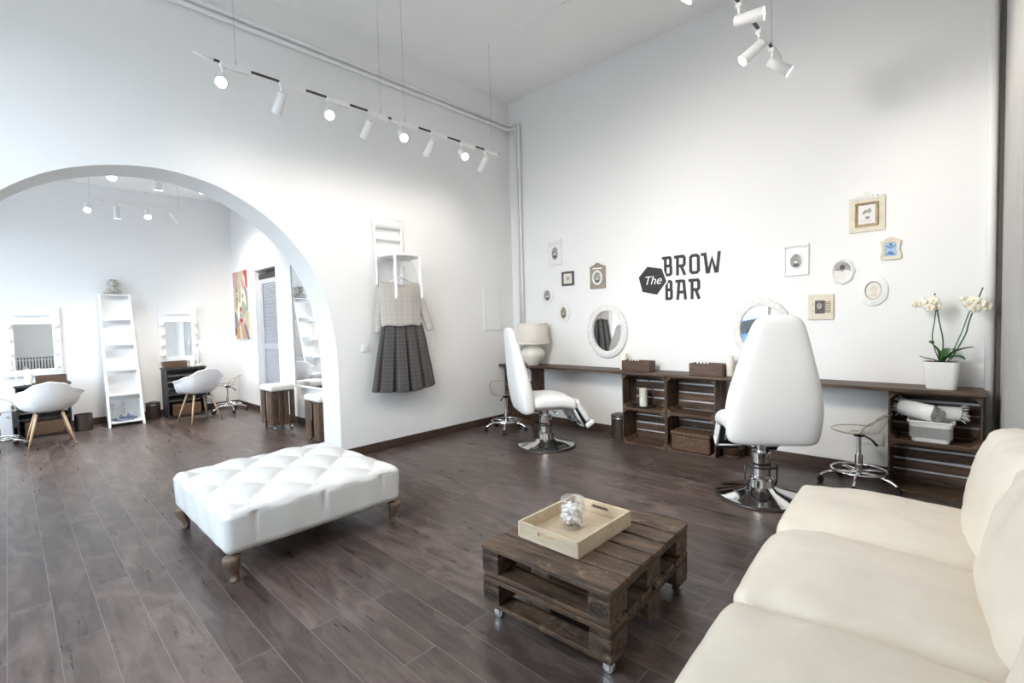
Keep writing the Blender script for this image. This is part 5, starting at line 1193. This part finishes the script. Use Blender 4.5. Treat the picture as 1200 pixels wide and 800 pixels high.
for poly, col in (([(-1, .55), (-1, 1), (-.1, 1), (-.45, .6)], 'pink'), ([(-.1, 1), (.55, 1), (.35, .72), (-.2, .7)], 'cream'), ([(.5, 1), (1, 1), (1, .55), (.78, .5), (.7, .75)], 'red'), ([(-.45, .6), (-.2, .7), (.1, .55), (-.05, .1), (-.4, .15)], 'sand'), ([(.1, .7), (.45, .75), (.7, .5), (.4, .45)], 'pink'),
                  ([(.55, .5), (.9, .4), (.95, -.1), (.7, -.25), (.78, .1)], 'slate'), ([(-1, .5), (-.75, .5), (-.6, .1), (-.72, -.25), (-1, -.1)], 'yellow'), ([(-.7, .5), (-.45, .55), (-.42, .1), (-.6, -.1)], 'slate'), ([(.15, .1), (.65, .0), (.75, -.3), (.2, -.4)], 'green'),
                  ([(.2, -.4), (.95, -.2), (.98, -.9), (.5, -.6)], 'cream'), ([(-.95, -.2), (-.6, -.3), (-.55, -.65), (-1, -.6)], 'slate'), ([(-.4, -.45), (-.1, -.6), (-.3, -1), (-.8, -1)], 'orange'), ([(-.05, -.55), (.35, -.6), (.75, -1), (.1, -1)], 'orange'), ([(.35, -.55), (.6, -.6), (1, -1), (.78, -1)], 'violet'), ([(-1, -.65), (-.7, -.7), (-.75, -.85), (-1, -.9)], 'brown'), ([(-.3, -.62), (-.05, -.65), (-.1, -1), (-.25, -1)], 'white')): patch(poly, col, q + .0004 * (hash(col) % 1)); q += .00015
for (cx, cy) in ((-.52, .32), (.32, .28)):
    patch(ell(.17, .075, 20, (cx, cy)), 'white', .0362); patch(ell(.09, .055, 16, (cx, cy - .005)), 'brown', .0368); patch(ell(.03, .02, 12, (cx + .03, cy + .01)), 'white', .0374)
patch([(-.16, -.08), (-.05, -.05), (.06, -.08), (.05, -.17), (-.05, -.2), (-.14, -.17)], 'red', .0362); patch([(-.12, -.22), (.0, -.24), (.02, -.42), (-.1, -.42)], 'violet', .0362); patch([(-.3, -.42), (0, -.38), (.2, -.44), (0, -.53)], 'red', .0364)

# tall wall mirror
t = thing('wall_mirror', 'tall white-edged wall mirror above the crate stools by the arch pier', 'mirror', (-6.42, YS - .03, .55), math.radians(3.2))
m = MB(); m.frame(rect(-.455, 0, .455, 1.73), rect(-.43, .03, .43, 1.705), FS, .002, .024); m.build('mirror_frame', M['white'], t, bevel=.003)
m = MB(); m.prism(rect(-.432, .028, .432, 1.707), FS, .003, .014); m.build('mirror_glass', M['mirror'], t)
# crate seats on castors
def crate_seat(label, loc, rz, castors=True):
    t = thing('crate_stool', label, 'stool', loc, rz, 'upturned crate stools'); w, d, h = .40, .31, .46; z0 = .075 if castors else .03
    for s in (-1, 1):
        m = MB()
        for i in range(4): m.box((s * (w / 2 - .006), -d / 2 + (i + .5) * d / 4, z0 + h / 2), (.012, d / 4 - .010, h))
        m.build('slatted_side', M['crate_v'], t, bevel=.002)
        m = MB()
        for i in (-1, 1): m.box((i * .115, s * (d / 2 - .006), z0 + h / 2), (.145, .012, h))
        m.build('end_boards', M['crate_v'], t, bevel=.002)
    for z in (z0 + .01, z0 + h - .01): m = MB(); m.box((0, 0, z), (w - .03, d - .03, .016)); m.build('crate_board', M['crate'], t)
    m = MB(); m.rbox((0, 0, z0 + h + .035), (w / 2 + .005, d / 2 + .005, .036), .03, 4, 6, lambda P, n: P + Vector((0, 0, .012 * max(0, n.z) * (1 - (P.x / .21) ** 4)))); m.build('seat_pad', M['seatcush'], t, smooth=True)
    for sx in (-1, 1):
        for sy in (-1, 1):
            c = Vector((sx * (w / 2 - .045), sy * (d / 2 - .045), 0)); m = MB()
            if castors: m.cyl(c + Vector((0, -.011, .028)), c + Vector((0, .011, .028)), .028, n=18); m.cyl(c + Vector((0, 0, .03)), c + Vector((0, 0, .077)), .008, n=8); m.build('castor', M['chrome'], t, bevel=.002)
            else: m.cyl(c, c + Vector((0, 0, .031)), .018, n=12); m.build('foot', M['black'], t)
crate_seat('dark crate stool with cream pad on castors below the louvred door', (-6.87, 2.52, 0), 0); crate_seat('dark crate stool with cream pad half hidden by the arch pier', (-5.69, 2.625, 0), 0, False)

# blue car parked in the street (seen in the oval mirror)
t = thing('parked_car', 'blue car parked in the street outside, seen in an oval mirror', 'car', (-4.2, -6.0, -.12))
m = MB(); prof = [(-2.1, .30), (-2.12, .62), (-1.95, .78), (-1.2, .90), (-.65, 1.36), (-.2, 1.45), (.75, 1.43), (1.45, 1.02), (2.0, .92), (2.12, .70), (2.1, .30)]
m.prism(prof, lambda u, v, q: (u, q * (1 - .10 * max(0, (v - .9) / .5)), v), -.85, .85); m.build('car_body', M['carblue'], t, bevel=.05)
m = MB(); m.prism([(-1.05, .94), (-.6, 1.32), (-.2, 1.39), (.7, 1.37), (1.2, 1.02)], lambda u, v, q: (u, q * (1 - .10 * max(0, (v - .9) / .5)), v), -.856, .856); m.build('side_window', M['black'], t)
for x in (-1.3, 1.3):
    for y in (-.78, .78): m = MB(); m.cyl((x, y - .10, .31), (x, y + .10, .31), .31, n=28); wl = m.build('wheel', M['black'], t, bevel=.02); m = MB(); m.cyl((x, y + .104 * (1 if y > 0 else -1), .31), (x, y + .11 * (1 if y > 0 else -1), .31), .2, n=20); m.build('hub_cap', M['steel'], wl)
vs = SC.view_settings; vs.view_transform = 'Standard'; vs.look = 'None'; vs.gamma = 1.0; vs.exposure = EXPO; vs.use_curve_mapping = False
SC.cycles.max_bounces = 10; SC.cycles.diffuse_bounces = 6; SC.cycles.glossy_bounces = 5; SC.cycles.transmission_bounces = 6; SC.cycles.transparent_max_bounces = 16
SC.cycles.caustics_reflective = False; SC.cycles.caustics_refractive = False; SC.cycles.sample_clamp_indirect = 6.0
SC.cycles.use_denoising = True
